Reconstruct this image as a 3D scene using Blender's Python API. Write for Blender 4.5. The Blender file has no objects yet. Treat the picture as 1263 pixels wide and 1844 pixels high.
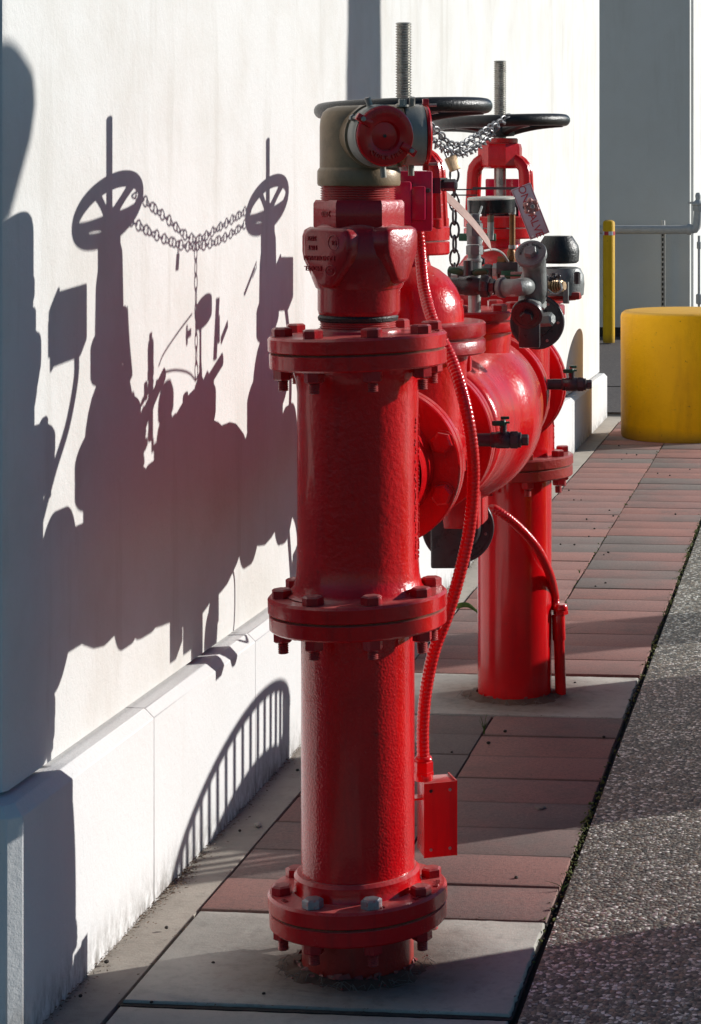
import bpy, bmesh, math, random
from mathutils import Vector, Matrix
random.seed(7)
R = math.radians
sc = bpy.context.scene
COL = sc.collection
# ---------------------------------------------------------------- camera, sky, sun, exposure
EYE = 1.54
YAW = R(5.64)
cam_d = bpy.data.cameras.new("camera")
cam = bpy.data.objects.new("camera", cam_d)
COL.objects.link(cam)
cam.location = (0, 0, EYE)
cam.rotation_euler = (R(90), 0, YAW)
cam_d.sensor_fit = 'HORIZONTAL'
cam_d.sensor_width = 36.0
cam_d.lens = 4000.0 / 1263.0 * 36.0
cam_d.shift_x = (631.5 - 1100.0) / 1263.0
cam_d.shift_y = -(922.0 - 320.0) / 1263.0
cam_d.clip_end = 1500
cam_d.clip_start = 0.05
sc.camera = cam
SK, SM = 0.62, 0.395                       # per metre towards the wall: metres back towards the camera, metres down
sun_vec = Vector((-1.0, -SK, -SM)).normalized()
w = bpy.data.worlds.new("World"); sc.world = w; w.use_nodes = True
nt = w.node_tree
sky = nt.nodes.new("ShaderNodeTexSky"); sky.sky_type = 'NISHITA'; sky.sun_disc = False
sky.sun_elevation = math.asin(-sun_vec.z)
sky.sun_rotation = math.atan2(1.0, SK)
sky.air_density = 1.0; sky.dust_density = 0.1; sky.ozone_density = 1.8
tint = nt.nodes.new("ShaderNodeMix"); tint.data_type = 'RGBA'; tint.blend_type = 'MULTIPLY'
tint.inputs[0].default_value = 1.0; tint.inputs[7].default_value = (.62, 1.0, 1.24, 1)      # cool white balance of the shade
nt.links.new(sky.outputs[0], tint.inputs[6]); nt.links.new(tint.outputs[2], nt.nodes["Background"].inputs[0])
nt.nodes["Background"].inputs[1].default_value = 0.05
sun_d = bpy.data.lights.new("sun", 'SUN'); sun_d.energy = 5.0; sun_d.angle = R(0.5); sun_d.color = (1.0, 0.972, 0.92)
sun = bpy.data.objects.new("sun", sun_d); COL.objects.link(sun)
sun.rotation_euler = sun_vec.to_track_quat('-Z', 'Y').to_euler()
sc.view_settings.view_transform = 'Standard'; sc.view_settings.look = 'None'
sc.view_settings.exposure = 0.0; sc.view_settings.gamma = 1.0; sc.view_settings.use_curve_mapping = False
sc.cycles.max_bounces = 8

# ---------------------------------------------------------------- helpers
def uv2w(u, v, D):
    """photo pixel and depth -> world point"""
    xc = (u - 1100.0) / 4000.0 * D
    z = EYE - (v - 320.0) / 4000.0 * D
    return Vector((xc * math.cos(YAW) - D * math.sin(YAW), xc * math.sin(YAW) + D * math.cos(YAW), z))

def frame(o, zdir, xhint=(0, 0, 1)):
    """matrix at o whose local z runs along zdir"""
    z = Vector(zdir).normalized(); xh = Vector(xhint)
    if abs(z.dot(xh.normalized())) > .98: xh = Vector((1, 0, 0))
    x = (xh - z * xh.dot(z)).normalized(); y = z.cross(x)
    m = Matrix((x, y, z)).transposed().to_4x4(); m.translation = Vector(o)
    return m

def T(x=0, y=0, z=0): return Matrix.Translation((x, y, z))
def RZ(a): return Matrix.Rotation(a, 4, 'Z')
I4 = Matrix.Identity(4)

class MB:
    def __init__(s): s.v = []; s.f = []
    def add(s, vs, fs, M=I4):
        n = len(s.v)
        s.v += [M @ Vector(p) for p in vs]
        s.f += [tuple(i + n for i in f) for f in fs]
        return s
    def lathe(s, prof, seg=48, M=I4, cap=True, a0=0.0, rfun=None):
        vs = []; fs = []; k = len(prof)
        for (r, z) in prof:
            for j in range(seg):
                a = a0 + 2 * math.pi * j / seg
                rr = r * (rfun(a, z) if rfun else 1)
                vs.append((rr * math.cos(a), rr * math.sin(a), z))
        for i in range(k - 1):
            for j in range(seg):
                a, b = i * seg + j, i * seg + (j + 1) % seg
                fs.append((a, b, b + seg, a + seg))
        if cap:
            if prof[0][0] > 1e-5: fs.append(tuple(range(seg - 1, -1, -1)))
            if prof[-1][0] > 1e-5: fs.append(tuple((k - 1) * seg + j for j in range(seg)))
        return s.add(vs, fs, M)
    def cyl(s, r, z0, z1, seg=32, M=I4, c=0.0, r2=None, a0=0.0):
        r2 = r if r2 is None else r2
        p = [(r - c, z0), (r, z0 + c), (r2, z1 - c), (r2 - c, z1)] if c > 0 else [(r, z0), (r2, z1)]
        return s.lathe(p, seg, M, a0=a0)
    def hexa(s, r, z0, z1, M=I4, a0=0.0, c=None):
        c = (z1 - z0) * .12 if c is None else c
        return s.lathe([(r, z0), (r, z1 - c), (r - c * 1.2, z1)], 6, M, a0=a0)
    def box(s, sx, sy, sz, M=I4, c=0.0):
        x, y, z = sx / 2, sy / 2, sz / 2
        if c <= 0:
            vs = [(a, b, d) for a in (-x, x) for b in (-y, y) for d in (-z, z)]
            fs = [(0, 1, 3, 2), (4, 6, 7, 5), (0, 4, 5, 1), (2, 3, 7, 6), (0, 2, 6, 4), (1, 5, 7, 3)]
            return s.add(vs, fs, M)
        bm = bmesh.new(); bmesh.ops.create_cube(bm, size=1)
        for q in bm.verts: q.co = Vector((q.co.x * sx, q.co.y * sy, q.co.z * sz))
        bmesh.ops.bevel(bm, geom=list(bm.edges), offset=c, segments=2, affect='EDGES', profile=.6)
        bm.verts.index_update()
        vs = [q.co.copy() for q in bm.verts]; fs = [tuple(q.index for q in f.verts) for f in bm.faces]
        bm.free()
        return s.add(vs, fs, M)
    def prism(s, poly, z0, z1, M=I4, c=0.0, scale=1.0):
        """poly in xy extruded along z, optional chamfer at z1"""
        n = len(poly); cx = sum(p[0] for p in poly) / n; cy = sum(p[1] for p in poly) / n
        rings = [(z0, 1.0)]
        if c > 0:
            rr = max(math.hypot(p[0] - cx, p[1] - cy) for p in poly)
            rings += [(z1 - c, scale), (z1 - c * .3, scale * (1 - .35 * c / rr)), (z1, scale * (1 - c / rr))]
        else: rings += [(z1, scale)]
        vs = []; fs = []
        for z, k in rings: vs += [(cx + (p[0] - cx) * k, cy + (p[1] - cy) * k, z) for p in poly]
        for i in range(len(rings) - 1):
            for j in range(n):
                a, b = i * n + j, i * n + (j + 1) % n
                fs.append((a, b, b + n, a + n))
        fs.append(tuple(range(n - 1, -1, -1))); fs.append(tuple((len(rings) - 1) * n + j for j in range(n)))
        return s.add(vs, fs, M)
    def tube(s, pts, r, seg=12, closed=False, rf=None, flat=None):
        pts = [Vector(p) for p in pts]; n = len(pts)
        tan = []
        for i in range(n):
            a = pts[(i - 1) % n] if (closed or i) else pts[0]
            b = pts[(i + 1) % n] if (closed or i < n - 1) else pts[-1]
            tan.append((b - a).normalized())
        up = Vector((0, 0, 1)) if abs(tan[0].z) < .9 else Vector((1, 0, 0))
        x = (up - tan[0] * up.dot(tan[0])).normalized()
        vs = []; fs = []
        for i in range(n):
            x = (x - tan[i] * x.dot(tan[i])).normalized(); y = tan[i].cross(x)
            rr = r * (rf(i / (n - 1 if n > 1 else 1), i) if rf else 1)
            for j in range(seg):
                a = 2 * math.pi * j / seg
                vs.append(pts[i] + x * (rr * math.cos(a)) + y * (rr * (flat or 1) * math.sin(a)))
        m = n if closed else n - 1
        for i in range(m):
            for j in range(seg):
                a, b = i * seg + j, i * seg + (j + 1) % seg
                c, d = ((i + 1) % n) * seg + j, ((i + 1) % n) * seg + (j + 1) % seg
                fs.append((a, b, d, c))
        if not closed:
            fs.append(tuple(range(seg - 1, -1, -1))); fs.append(tuple((n - 1) * seg + j for j in range(seg)))
        return s.add(vs, fs)
    def ball(s, r, M=I4, seg=10, rings=6, sq=1.0):
        p = [(max(1e-6, r * math.sin(math.pi * i / rings)), -r * sq * math.cos(math.pi * i / rings)) for i in range(rings + 1)]
        return s.lathe(p, seg, M, cap=False)
    def mesh(s, name, origin=(0, 0, 0), ang=38):
        me = bpy.data.meshes.new(name); o = Vector(origin)
        me.from_pydata([tuple(p - o) for p in s.v], [], s.f); me.update()
        if ang:
            me.shade_smooth(); me.set_sharp_from_angle(angle=R(ang))
        return me

WL = {}                                     # world location of every parent
def place(o, world, parent):
    world = Vector(world)
    if parent is not None:
        o.parent = parent; o.location = world - WL[parent.name]
    else: o.location = world
    WL[o.name] = world
    return o
def tag(o, label=None, cat=None, group=None, kind=None):
    if label: o['label'] = label
    if cat: o['category'] = cat
    if group: o['group'] = group
    if kind: o['kind'] = kind
    return o
def empty(name, loc):
    o = bpy.data.objects.new(name, None); o.empty_display_size = .05
    COL.objects.link(o); return place(o, loc, None)
def obj(name, mb, m, parent=None, origin=None, ang=38):
    """world-coordinate geometry -> object whose origin sits at `origin` (default: parent's)"""
    if origin is None: origin = WL[parent.name] if parent is not None else Vector((0, 0, 0))
    me = mb if isinstance(mb, bpy.types.Mesh) else mb.mesh(name, origin, ang)
    if not me.materials: me.materials.append(m)
    o = bpy.data.objects.new(name, me); COL.objects.link(o)
    return place(o, origin, parent)
def loc_obj(name, me, parent, loc, rz=0.0, rot=None):
    """shared mesh, local transform under an (unscaled) parent"""
    o = bpy.data.objects.new(name, me); COL.objects.link(o); o.parent = parent
    o.location = loc; o.rotation_euler = rot if rot is not None else (0, 0, rz)
    return o
def fix_normals(me):
    bm = bmesh.new(); bm.from_mesh(me); bmesh.ops.recalc_face_normals(bm, faces=bm.faces); bm.to_mesh(me); bm.free()
def lerp(a, b, t): return a + (b - a) * t
def smooth_path(pts, n=12):
    pts = [Vector(p) for p in pts]; out = []
    P = [pts[0] * 2 - pts[1]] + pts + [pts[-1] * 2 - pts[-2]]
    for i in range(1, len(P) - 2):
        p0, p1, p2, p3 = P[i - 1:i + 3]
        for k in range(n):
            t = k / n
            out.append(.5 * ((2 * p1) + (p2 - p0) * t + (2 * p0 - 5 * p1 + 4 * p2 - p3) * t * t + (3 * p1 - p0 - 3 * p2 + p3) * t ** 3))
    out.append(pts[-1]); return out
def resample(pts, step):
    L = [0]
    for a, b in zip(pts, pts[1:]): L.append(L[-1] + (b - a).length)
    n = max(2, int(L[-1] / step)); out = []; i = 0
    for k in range(n + 1):
        d = L[-1] * k / n
        while i < len(L) - 2 and L[i + 1] < d: i += 1
        out.append(pts[i].lerp(pts[i + 1], (d - L[i]) / max(1e-9, L[i + 1] - L[i])))
    return out

# ---------------------------------------------------------------- materials
def newmat(name):
    m = bpy.data.materials.new(name); m.use_nodes = True
    return m, m.node_tree, m.node_tree.nodes["Principled BSDF"]
def N(nt, t, **kw):
    n = nt.nodes.new(t)
    for k, v in kw.items():
        if k.startswith('i_'): n.inputs[int(k[2:])].default_value = v
        else: setattr(n, k, v)
    return n
def coords(nt, world=False):
    if world:
        return N(nt, "ShaderNodeNewGeometry").outputs["Position"]
    return N(nt, "ShaderNodeTexCoord").outputs["Object"]
def noise(nt, co, scale, detail=4, rough=.55, stretch=None, dist=0):
    n = N(nt, "ShaderNodeTexNoise"); n.inputs["Scale"].default_value = scale
    n.inputs["Detail"].default_value = detail; n.inputs["Roughness"].default_value = rough
    n.inputs["Distortion"].default_value = dist
    if stretch:
        mp = N(nt, "ShaderNodeMapping"); mp.inputs["Scale"].default_value = stretch
        nt.links.new(co, mp.inputs[0]); co = mp.outputs[0]
    nt.links.new(co, n.inputs["Vector"]); return n.outputs["Fac"]
def ramp(nt, fac, stops):
    r = N(nt, "ShaderNodeValToRGB"); e = r.color_ramp.elements
    while len(e) < len(stops): e.new(.5)
    for q, (p, c) in zip(e, stops):
        q.position = p; q.color = c if len(c) == 4 else (*c, 1)
    nt.links.new(fac, r.inputs[0]); return r.outputs[0]
def mix(nt, fac, a, b, mode='MIX'):
    m = N(nt, "ShaderNodeMix", data_type='RGBA', blend_type=mode)
    for s, v in ((0, fac), (6, a), (7, b)):
        if hasattr(v, 'links') or isinstance(v, bpy.types.NodeSocket): nt.links.new(v, m.inputs[s])
        else: m.inputs[s].default_value = v if s == 0 else (v if len(v) == 4 else (*v, 1))
    return m.outputs[2]
def math_(nt, op, a, b=0.0):
    m = N(nt, "ShaderNodeMath", operation=op)
    for s, v in ((0, a), (1, b)):
        if isinstance(v, bpy.types.NodeSocket): nt.links.new(v, m.inputs[s])
        else: m.inputs[s].default_value = v
    return m.outputs[0]
def bump(nt, bsdf, hs):
    """hs: list of (socket, distance in metres)"""
    prev = None
    for h, d in hs:
        b = N(nt, "ShaderNodeBump"); b.inputs["Distance"].default_value = d
        b.inputs["Strength"].default_value = 1.0
        nt.links.new(h, b.inputs["Height"])
        if prev is not None: nt.links.new(prev, b.inputs["Normal"])
        prev = b.outputs[0]
    nt.links.new(prev, bsdf.inputs["Normal"])
def upmask(nt, lo=.55, hi=.95):
    g = N(nt, "ShaderNodeNewGeometry"); s = N(nt, "ShaderNodeSeparateXYZ")
    nt.links.new(g.outputs["Normal"], s.inputs[0])
    r = N(nt, "ShaderNodeMapRange"); r.inputs[1].default_value = lo; r.inputs[2].default_value = hi
    nt.links.new(s.outputs[2], r.inputs[0]); return r.outputs[0]

def red_paint(name, base=(.72, .003, .007), rough=.20, coarse=.0012, fine=.00022, fs=260, dust=.48, weave=False):
    m, nt, b = newmat(name); co = coords(nt)
    big = noise(nt, co, 9, 4, .6); mid = noise(nt, co, 70, 5, .6); fi = noise(nt, co, fs, 2, .5)
    c = mix(nt, ramp(nt, big, [(.35, (0, 0, 0)), (.7, (1, 1, 1))]), base, (base[0] * .80, base[1] * .9, base[2] * .9))
    # grime settled on upward faces, old dirt blotches
    um = upmask(nt); dm = math_(nt, 'MULTIPLY', um, ramp(nt, mid, [(.25, (.35,) * 3), (.62, (1,) * 3)]))
    dm = math_(nt, 'MULTIPLY', dm, dust)
    c = mix(nt, dm, c, (.46, .27, .24))
    spot = ramp(nt, noise(nt, co, 24, 6, .7), [(.63, (0,) * 3), (.75, (1,) * 3)])
    c = mix(nt, math_(nt, 'MULTIPLY', spot, .6), c, (.16, .02, .016))
    sk = noise(nt, co, 34, 5, .65, stretch=(1, 1, .10))
    c = mix(nt, math_(nt, 'MULTIPLY', ramp(nt, sk, [(.50, (0,) * 3), (.74, (1,) * 3)]), .42), c, (base[0] * .42, base[1] * 1.6, base[2] * 1.4))
    chp = ramp(nt, noise(nt, co, 130, 5, .8), [(.735, (0,) * 3), (.765, (1,) * 3)])
    c = mix(nt, math_(nt, 'MULTIPLY', chp, .7), c, (.42, .20, .17))
    nt.links.new(c, b.inputs["Base Color"])
    rr = math_(nt, 'ADD', math_(nt, 'MULTIPLY', mid, .22), rough - .08)
    rr = math_(nt, 'ADD', rr, math_(nt, 'MULTIPLY', dm, .7))
    nt.links.new(rr, b.inputs["Roughness"])
    b.inputs["Specular IOR Level"].default_value = .3
    b.inputs["Coat Weight"].default_value = .42; b.inputs["Coat Roughness"].default_value = .10
    hs = [(mid, coarse), (fi, fine)]
    if weave:
        spk = N(nt, "ShaderNodeTexVoronoi", feature='SMOOTH_F1'); spk.inputs["Scale"].default_value = 215; nt.links.new(co, spk.inputs["Vector"])
        hs.append((spk.outputs["Distance"], .0008))
    bump(nt, b, hs)
    return m

def plain(name, base, rough=.5, metal=0.0, var=.25, scale=30, bd=.0004, bs=180, dirt=None, dirt_amt=.5, up=None):
    m, nt, b = newmat(name); co = coords(nt)
    n1 = noise(nt, co, scale, 5, .6); n2 = noise(nt, co, bs, 3, .6)
    c = mix(nt, ramp(nt, n1, [(.3, (0,) * 3), (.72, (1,) * 3)]), tuple(x * (1 - var) for x in base), tuple(min(1, x * (1 + var)) for x in base))
    if dirt:
        d = ramp(nt, noise(nt, co, scale * 1.7, 6, .7), [(.52, (0,) * 3), (.7, (1,) * 3)])
        c = mix(nt, math_(nt, 'MULTIPLY', d, dirt_amt), c, dirt)
    if up:
        c = mix(nt, math_(nt, 'MULTIPLY', upmask(nt), up[1]), c, up[0])
    nt.links.new(c, b.inputs["Base Color"])
    nt.links.new(math_(nt, 'ADD', math_(nt, 'MULTIPLY', n1, .3), rough - .15), b.inputs["Roughness"])
    b.inputs["Metallic"].default_value = metal
    bump(nt, b, [(n2, bd)])
    return m

def stucco(name, base, stain=.25, streak=True, grit=.0016, low_dirt=None):
    m, nt, b = newmat(name); co = coords(nt, True)
    n1 = noise(nt, co, 3.2, 6, .62); st = noise(nt, co, 6, 6, .65, stretch=(1, 1, .12))
    spk = noise(nt, co, 120, 3, .7)
    c = mix(nt, math_(nt, 'MULTIPLY', ramp(nt, n1, [(.42, (0,) * 3), (.75, (1,) * 3)]), stain), base, tuple(x * y for x, y in zip(base, (.80, .76, .70))))
    c = mix(nt, math_(nt, 'MULTIPLY', ramp(nt, st, [(.55, (0,) * 3), (.75, (1,) * 3)]), stain * 1.1), c, tuple(x * y for x, y in zip(base, (.74, .71, .66))))
    c = mix(nt, math_(nt, 'MULTIPLY', ramp(nt, spk, [(.66, (0,) * 3), (.74, (1,) * 3)]), .35), c, tuple(x * .55 for x in base))
    if low_dirt:                            # splash dirt just above the ground
        s = N(nt, "ShaderNodeSeparateXYZ"); nt.links.new(co, s.inputs[0])
        r = N(nt, "ShaderNodeMapRange"); r.inputs[1].default_value = .13; r.inputs[2].default_value = -.01
        nt.links.new(s.outputs[2], r.inputs[0])
        f = math_(nt, 'MULTIPLY', math_(nt, 'POWER', r.outputs[0], 2.0), ramp(nt, noise(nt, co, 38, 6, .75, stretch=(1, 1, .45)), [(.38, (0,) * 3), (.62, (1,) * 3)]))
        c = mix(nt, f, c, low_dirt)
    nt.links.new(c, b.inputs["Base Color"]); b.inputs["Roughness"].default_value = .85
    b.inputs["Specular IOR Level"].default_value = .25
    bump(nt, b, [(noise(nt, co, 55, 5, .7), grit), (noise(nt, co, 260, 3, .7), grit * .35)])
    return m

M = {}
M['red'] = red_paint('red_gloss_paint', fine=.00035, fs=210)
M['red_tee'] = red_paint('red_paint_on_rough_casting', coarse=.0019, fine=.0004, fs=150)
M['red_pipe'] = red_paint('red_paint_orange_peel', coarse=.0008, fine=.0006, fs=230, weave=True)
M['red_dusty'] = red_paint('dusty_red_paint', base=(.46, .006, .012), rough=.27, dust=.62)
M['red_pink'] = red_paint('crimson_box_paint', base=(.62, .004, .060), rough=.3, coarse=.0003, fine=.0002, dust=.25)
M['red_smooth'] = red_paint('smooth_red_paint', coarse=.0003, fine=.0001, dust=.25)
M['red_rust'] = red_paint('weathered_red_oxide_paint', base=(.42, .022, .016), rough=.38, coarse=.0016, fine=.0005, dust=.5)
M['chip'] = plain('chipped_paint_bare_steel', (.30, .31, .33), .4, .5, dirt=(.4, .02, .02), dirt_amt=.9, scale=60)
M['bronze'] = plain('weathered_bronze', (.25, .17, .098), .42, .2, .25, 14, .0005, 220, dirt=(.13, .088, .052), dirt_amt=.5, up=((.28, .22, .15), .3))
M['dullgrey'] = plain('dull_grey_metal', (.33, .31, .27), .42, .2, .2, 20, .0004, 260)
M['black'] = plain('black_enamel_casting', (.012, .012, .013), .34, 0, .3, 25, .0014, 240, dirt=(.05, .045, .04), dirt_amt=.5, up=((.10, .10, .10), .25))
M['dark'] = plain('dark_coated_brass', (.060, .048, .052), .3, .2, .3, 30, .0005, 200, dirt=(.06, .03, .03))
M['grey_cast'] = plain('grey_coated_casting', (.20, .21, .205), .40, .1, .25, 22, .0011, 170, dirt=(.08, .07, .07), dirt_amt=.5, up=((.3, .3, .28), .3))
M['galv'] = plain('galvanised_steel', (.42, .42, .40), .36, .4, .2, 26, .0003, 260, dirt=(.16, .14, .11))
M['stem'] = plain('greased_steel_thread', (.46, .44, .40), .30, .45, .25, 40, .0002, 300, dirt=(.08, .06, .04), dirt_amt=.6)
M['thread_red'] = red_paint('overpainted_thread', base=(.50, .012, .014), rough=.28, coarse=.001, dust=.5)
M['gasket'] = plain('rusty_gasket_edge', (.16, .06, .025), .8, 0, .6, 40, .0008, 160, dirt=(.03, .02, .015), dirt_amt=.8)
M['grime'] = plain('black_grease', (.02, .015, .013), .5, 0, .4, 60, .002, 160)
M['chain'] = plain('galvanised_chain', (.20, .20, .21), .38, .35, .2, 60, .0002, 400)
M['brass'] = plain('aged_brass', (.34, .22, .12), .38, .5, .25, 50, .0003, 300, dirt=(.12, .07, .03))
M['rusty'] = plain('rusty_brass_pipe', (.22, .10, .035), .5, .5, .35, 60, .0006, 200, dirt=(.35, .16, .03), dirt_amt=.6)
M['green'] = plain('green_vinyl', (.010, .085, .040), .38, 0, .2, 40, .0002, 200, dirt=(.02, .03, .02))
M['pinkmetal'] = plain('faded_red_knob', (.42, .20, .18), .5, .1, .2, 60, .0008, 160)
M['gauge_black'] = plain('black_gauge_case', (.010, .010, .012), .22, 0, .2, 20, .0001, 100)
M['gauge_glass'] = plain('pale_gauge_window', (.66, .64, .56), .25, 0, .15, 40, .0001, 100)
M['tan'] = plain('sun_faded_tin_sign', (.42, .27, .22), .5, .1, .15, 40, .0004, 150, dirt=(.3, .13, .1), dirt_amt=.4)
M['sign'] = plain('pale_sign_face', (.47, .44, .52), .4, 0, .08, 30, .0001, 100)
M['signred'] = plain('sign_red_lettering', (.42, .05, .07), .45, 0, .15, 60, .0001, 100)
M['white'] = plain('white_band', (.75, .75, .73), .5, 0, .06, 20, .0002, 100)
M['redband'] = plain('red_band', (.5, .02, .02), .45, 0, .1, 20, .0002, 100)
M['wall'] = stucco('white_stucco', (.76, .755, .735), .58)
M['plinth'] = stucco('white_plinth_concrete', (.72, .72, .72), .18, low_dirt=(.13, .11, .09))
M['farwall'] = stucco('far_wall_stucco', (.72, .73, .70), .25)
M['joint'] = plain('dark_joint', (.03, .027, .024), .9, 0, .4, 80, .004, 90)
M['pipe_grey'] = plain('painted_grey_pipe', (.58, .58, .56), .5, 0, .1, 20, .0003, 100)

def yellow(name, base):
    m, nt, b = newmat(name); co = coords(nt)
    n1 = noise(nt, co, 4, 5, .6); st = noise(nt, co, 9, 5, .6, stretch=(1, 1, .2)); v = noise(nt, co, 48, 5, .75)
    c = mix(nt, ramp(nt, n1, [(.3, (0,) * 3), (.75, (1,) * 3)]), base, (base[0] * .86, base[1] * .78, base[2]))
    c = mix(nt, math_(nt, 'MULTIPLY', ramp(nt, st, [(.52, (0,) * 3), (.8, (1,) * 3)]), .5), c, (base[0] * .5, base[1] * .42, .01))
    c = mix(nt, math_(nt, 'MULTIPLY', ramp(nt, v, [(.645, (0,) * 3), (.70, (1,) * 3)]), .8), c, (.06, .04, .015))
    sz = N(nt, "ShaderNodeSeparateXYZ"); nt.links.new(co, sz.inputs[0]); lowz = math_(nt, 'ADD', sz.outputs[2], math_(nt, 'MULTIPLY', n1, .10))
    c = mix(nt, math_(nt, 'MULTIPLY', ramp(nt, lowz, [(.055, (1,) * 3), (.13, (0,) * 3)]), .6), c, (.12, .08, .03))
    scr = ramp(nt, noise(nt, co, 7, 5, .75, stretch=(1, 1, 3)), [(.68, (0,) * 3), (.71, (1,) * 3)]); c = mix(nt, math_(nt, 'MULTIPLY', scr, .5), c, (.20, .13, .04))
    c = mix(nt, math_(nt, 'MULTIPLY', upmask(nt), .45), c, (.62, .42, .16))
    nt.links.new(c, b.inputs["Base Color"]); b.inputs["Roughness"].default_value = .55; b.inputs["Specular IOR Level"].default_value = .2
    bump(nt, b, [(noise(nt, co, 45, 5, .7), .003), (noise(nt, co, 160, 3, .7), .001)])
    return m
M['yellow'] = yellow('yellow_painted_concrete', (.92, .47, .001))
M['yellow2'] = yellow('yellow_bollard_sleeve', (.80, .48, .008))

def concrete(name, base, brush=False, wet=.3):
    m, nt, b = newmat(name); co = coords(nt, True)
    n1 = noise(nt, co, 2.6, 6, .65); n2 = noise(nt, co, 22, 6, .7); n3 = noise(nt, co, 210, 3, .7)
    c = mix(nt, ramp(nt, n1, [(.35, (0,) * 3), (.7, (1,) * 3)]), base, tuple(x * .70 for x in base))
    c = mix(nt, math_(nt, 'MULTIPLY', ramp(nt, n2, [(.5, (0,) * 3), (.72, (1,) * 3)]), wet), c, tuple(x * .5 for x in base))
    c = mix(nt, math_(nt, 'MULTIPLY', ramp(nt, n3, [(.6, (0,) * 3), (.72, (1,) * 3)]), .35), c, tuple(x * .4 for x in base))
    # grime rings round the two risers
    for (px, py) in ((-.92, 4.28), (-.935, 6.56)):
        d = N(nt, "ShaderNodeVectorMath", operation='DISTANCE'); nt.links.new(co, d.inputs[0]); d.inputs[1].default_value = (px, py, 0)
        r = N(nt, "ShaderNodeMapRange"); r.inputs[1].default_value = .31; r.inputs[2].default_value = .12
        nt.links.new(math_(nt, 'ADD', d.outputs["Value"], math_(nt, 'MULTIPLY', math_(nt, 'SUBTRACT', n2, .5), .34)), r.inputs[0])
        c = mix(nt, math_(nt, 'MULTIPLY', r.outputs[0], .75), c, (.045, .04, .036))
        r2 = N(nt, "ShaderNodeMapRange"); r2.inputs[1].default_value = .30; r2.inputs[2].default_value = .14
        nt.links.new(math_(nt, 'ADD', d.outputs["Value"], math_(nt, 'MULTIPLY', math_(nt, 'SUBTRACT', n1, .5), .5)), r2.inputs[0])
        c = mix(nt, math_(nt, 'MULTIPLY', r2.outputs[0], .45), c, (.17, .085, .05))
    nt.links.new(c, b.inputs["Base Color"]); b.inputs["Roughness"].default_value = .86
    hs = [(n2, .0022), (n3, .0008)]
    if brush: hs.append((noise(nt, co, 30, 3, .6, stretch=(.6, 14, 1)), .0012))
    bump(nt, b, hs)
    return m
M['pad'] = concrete('broomed_concrete_pad', (.50, .475, .425), True, .55)
M['strip'] = concrete('concrete_strip', (.42, .375, .32), True, .45)
M['sub'] = concrete('dark_bedding_soil', (.05, .043, .036))

def paver_mat():
    m, nt, b = newmat('concrete_paver'); co = coords(nt, True)
    oi = N(nt, "ShaderNodeObjectInfo"); wn = N(nt, "ShaderNodeTexWhiteNoise"); wn.noise_dimensions = '1D'
    nt.links.new(oi.outputs["Random"], wn.inputs["W"])
    s = N(nt, "ShaderNodeSeparateColor"); nt.links.new(wn.outputs["Color"], s.inputs[0])
    lo = coords(nt); sx = N(nt, "ShaderNodeSeparateXYZ"); nt.links.new(lo, sx.inputs[0])
    # blend of two pigments across each paver
    g = math_(nt, 'MULTIPLY', sx.outputs[0], math_(nt, 'MULTIPLY', math_(nt, 'SUBTRACT', s.outputs[1], .5), 3.5))
    f = math_(nt, 'ADD', math_(nt, 'ADD', s.outputs[0], g), math_(nt, 'MULTIPLY', math_(nt, 'SUBTRACT', noise(nt, co, 9, 4, .6), .5), .5))
    c = ramp(nt, f, [(.05, (.19, .155, .14)), (.20, (.23, .155, .138)), (.38, (.295, .150, .130)), (.95, (.36, .160, .130))])
    gr = noise(nt, co, 330, 3, .75)
    c = mix(nt, math_(nt, 'MULTIPLY', ramp(nt, gr, [(.5, (0,) * 3), (.68, (1,) * 3)]), .55), c, (.10, .08, .08))
    c = mix(nt, math_(nt, 'MULTIPLY', ramp(nt, gr, [(.28, (1,) * 3), (.38, (0,) * 3)]), .5), c, (.42, .34, .32))
    g2_ = noise(nt, co, 105, 5, .85)
    c = mix(nt, math_(nt, 'MULTIPLY', ramp(nt, g2_, [(.50, (0,) * 3), (.62, (1,) * 3)]), .45), c, (.085, .065, .06))
    c = mix(nt, math_(nt, 'MULTIPLY', ramp(nt, g2_, [(.30, (1,) * 3), (.42, (0,) * 3)]), .35), c, (.46, .37, .33))
    st = noise(nt, co, 5, 6, .7)
    c = mix(nt, math_(nt, 'MULTIPLY', ramp(nt, st, [(.48, (0,) * 3), (.68, (1,) * 3)]), .5), c, (.14, .105, .095))
    wl_ = N(nt, "ShaderNodeVectorMath", operation='ABSOLUTE'); nt.links.new(lo, wl_.inputs[0]); se = N(nt, "ShaderNodeSeparateXYZ"); nt.links.new(wl_.outputs[0], se.inputs[0])
    eg = math_(nt, 'ADD', se.outputs[1], math_(nt, 'MULTIPLY', math_(nt, 'SUBTRACT', noise(nt, co, 55, 4, .7), .5), .022))
    c = mix(nt, math_(nt, 'MULTIPLY', ramp(nt, eg, [(.094, (0,) * 3), (.106, (1,) * 3)]), .55), c, (.11, .085, .075))
    nt.links.new(c, b.inputs["Base Color"]); b.inputs["Roughness"].default_value = .88
    bump(nt, b, [(gr, .0011), (noise(nt, co, 60, 4, .6), .0010)])
    return m
M['paver'] = paver_mat()

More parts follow.
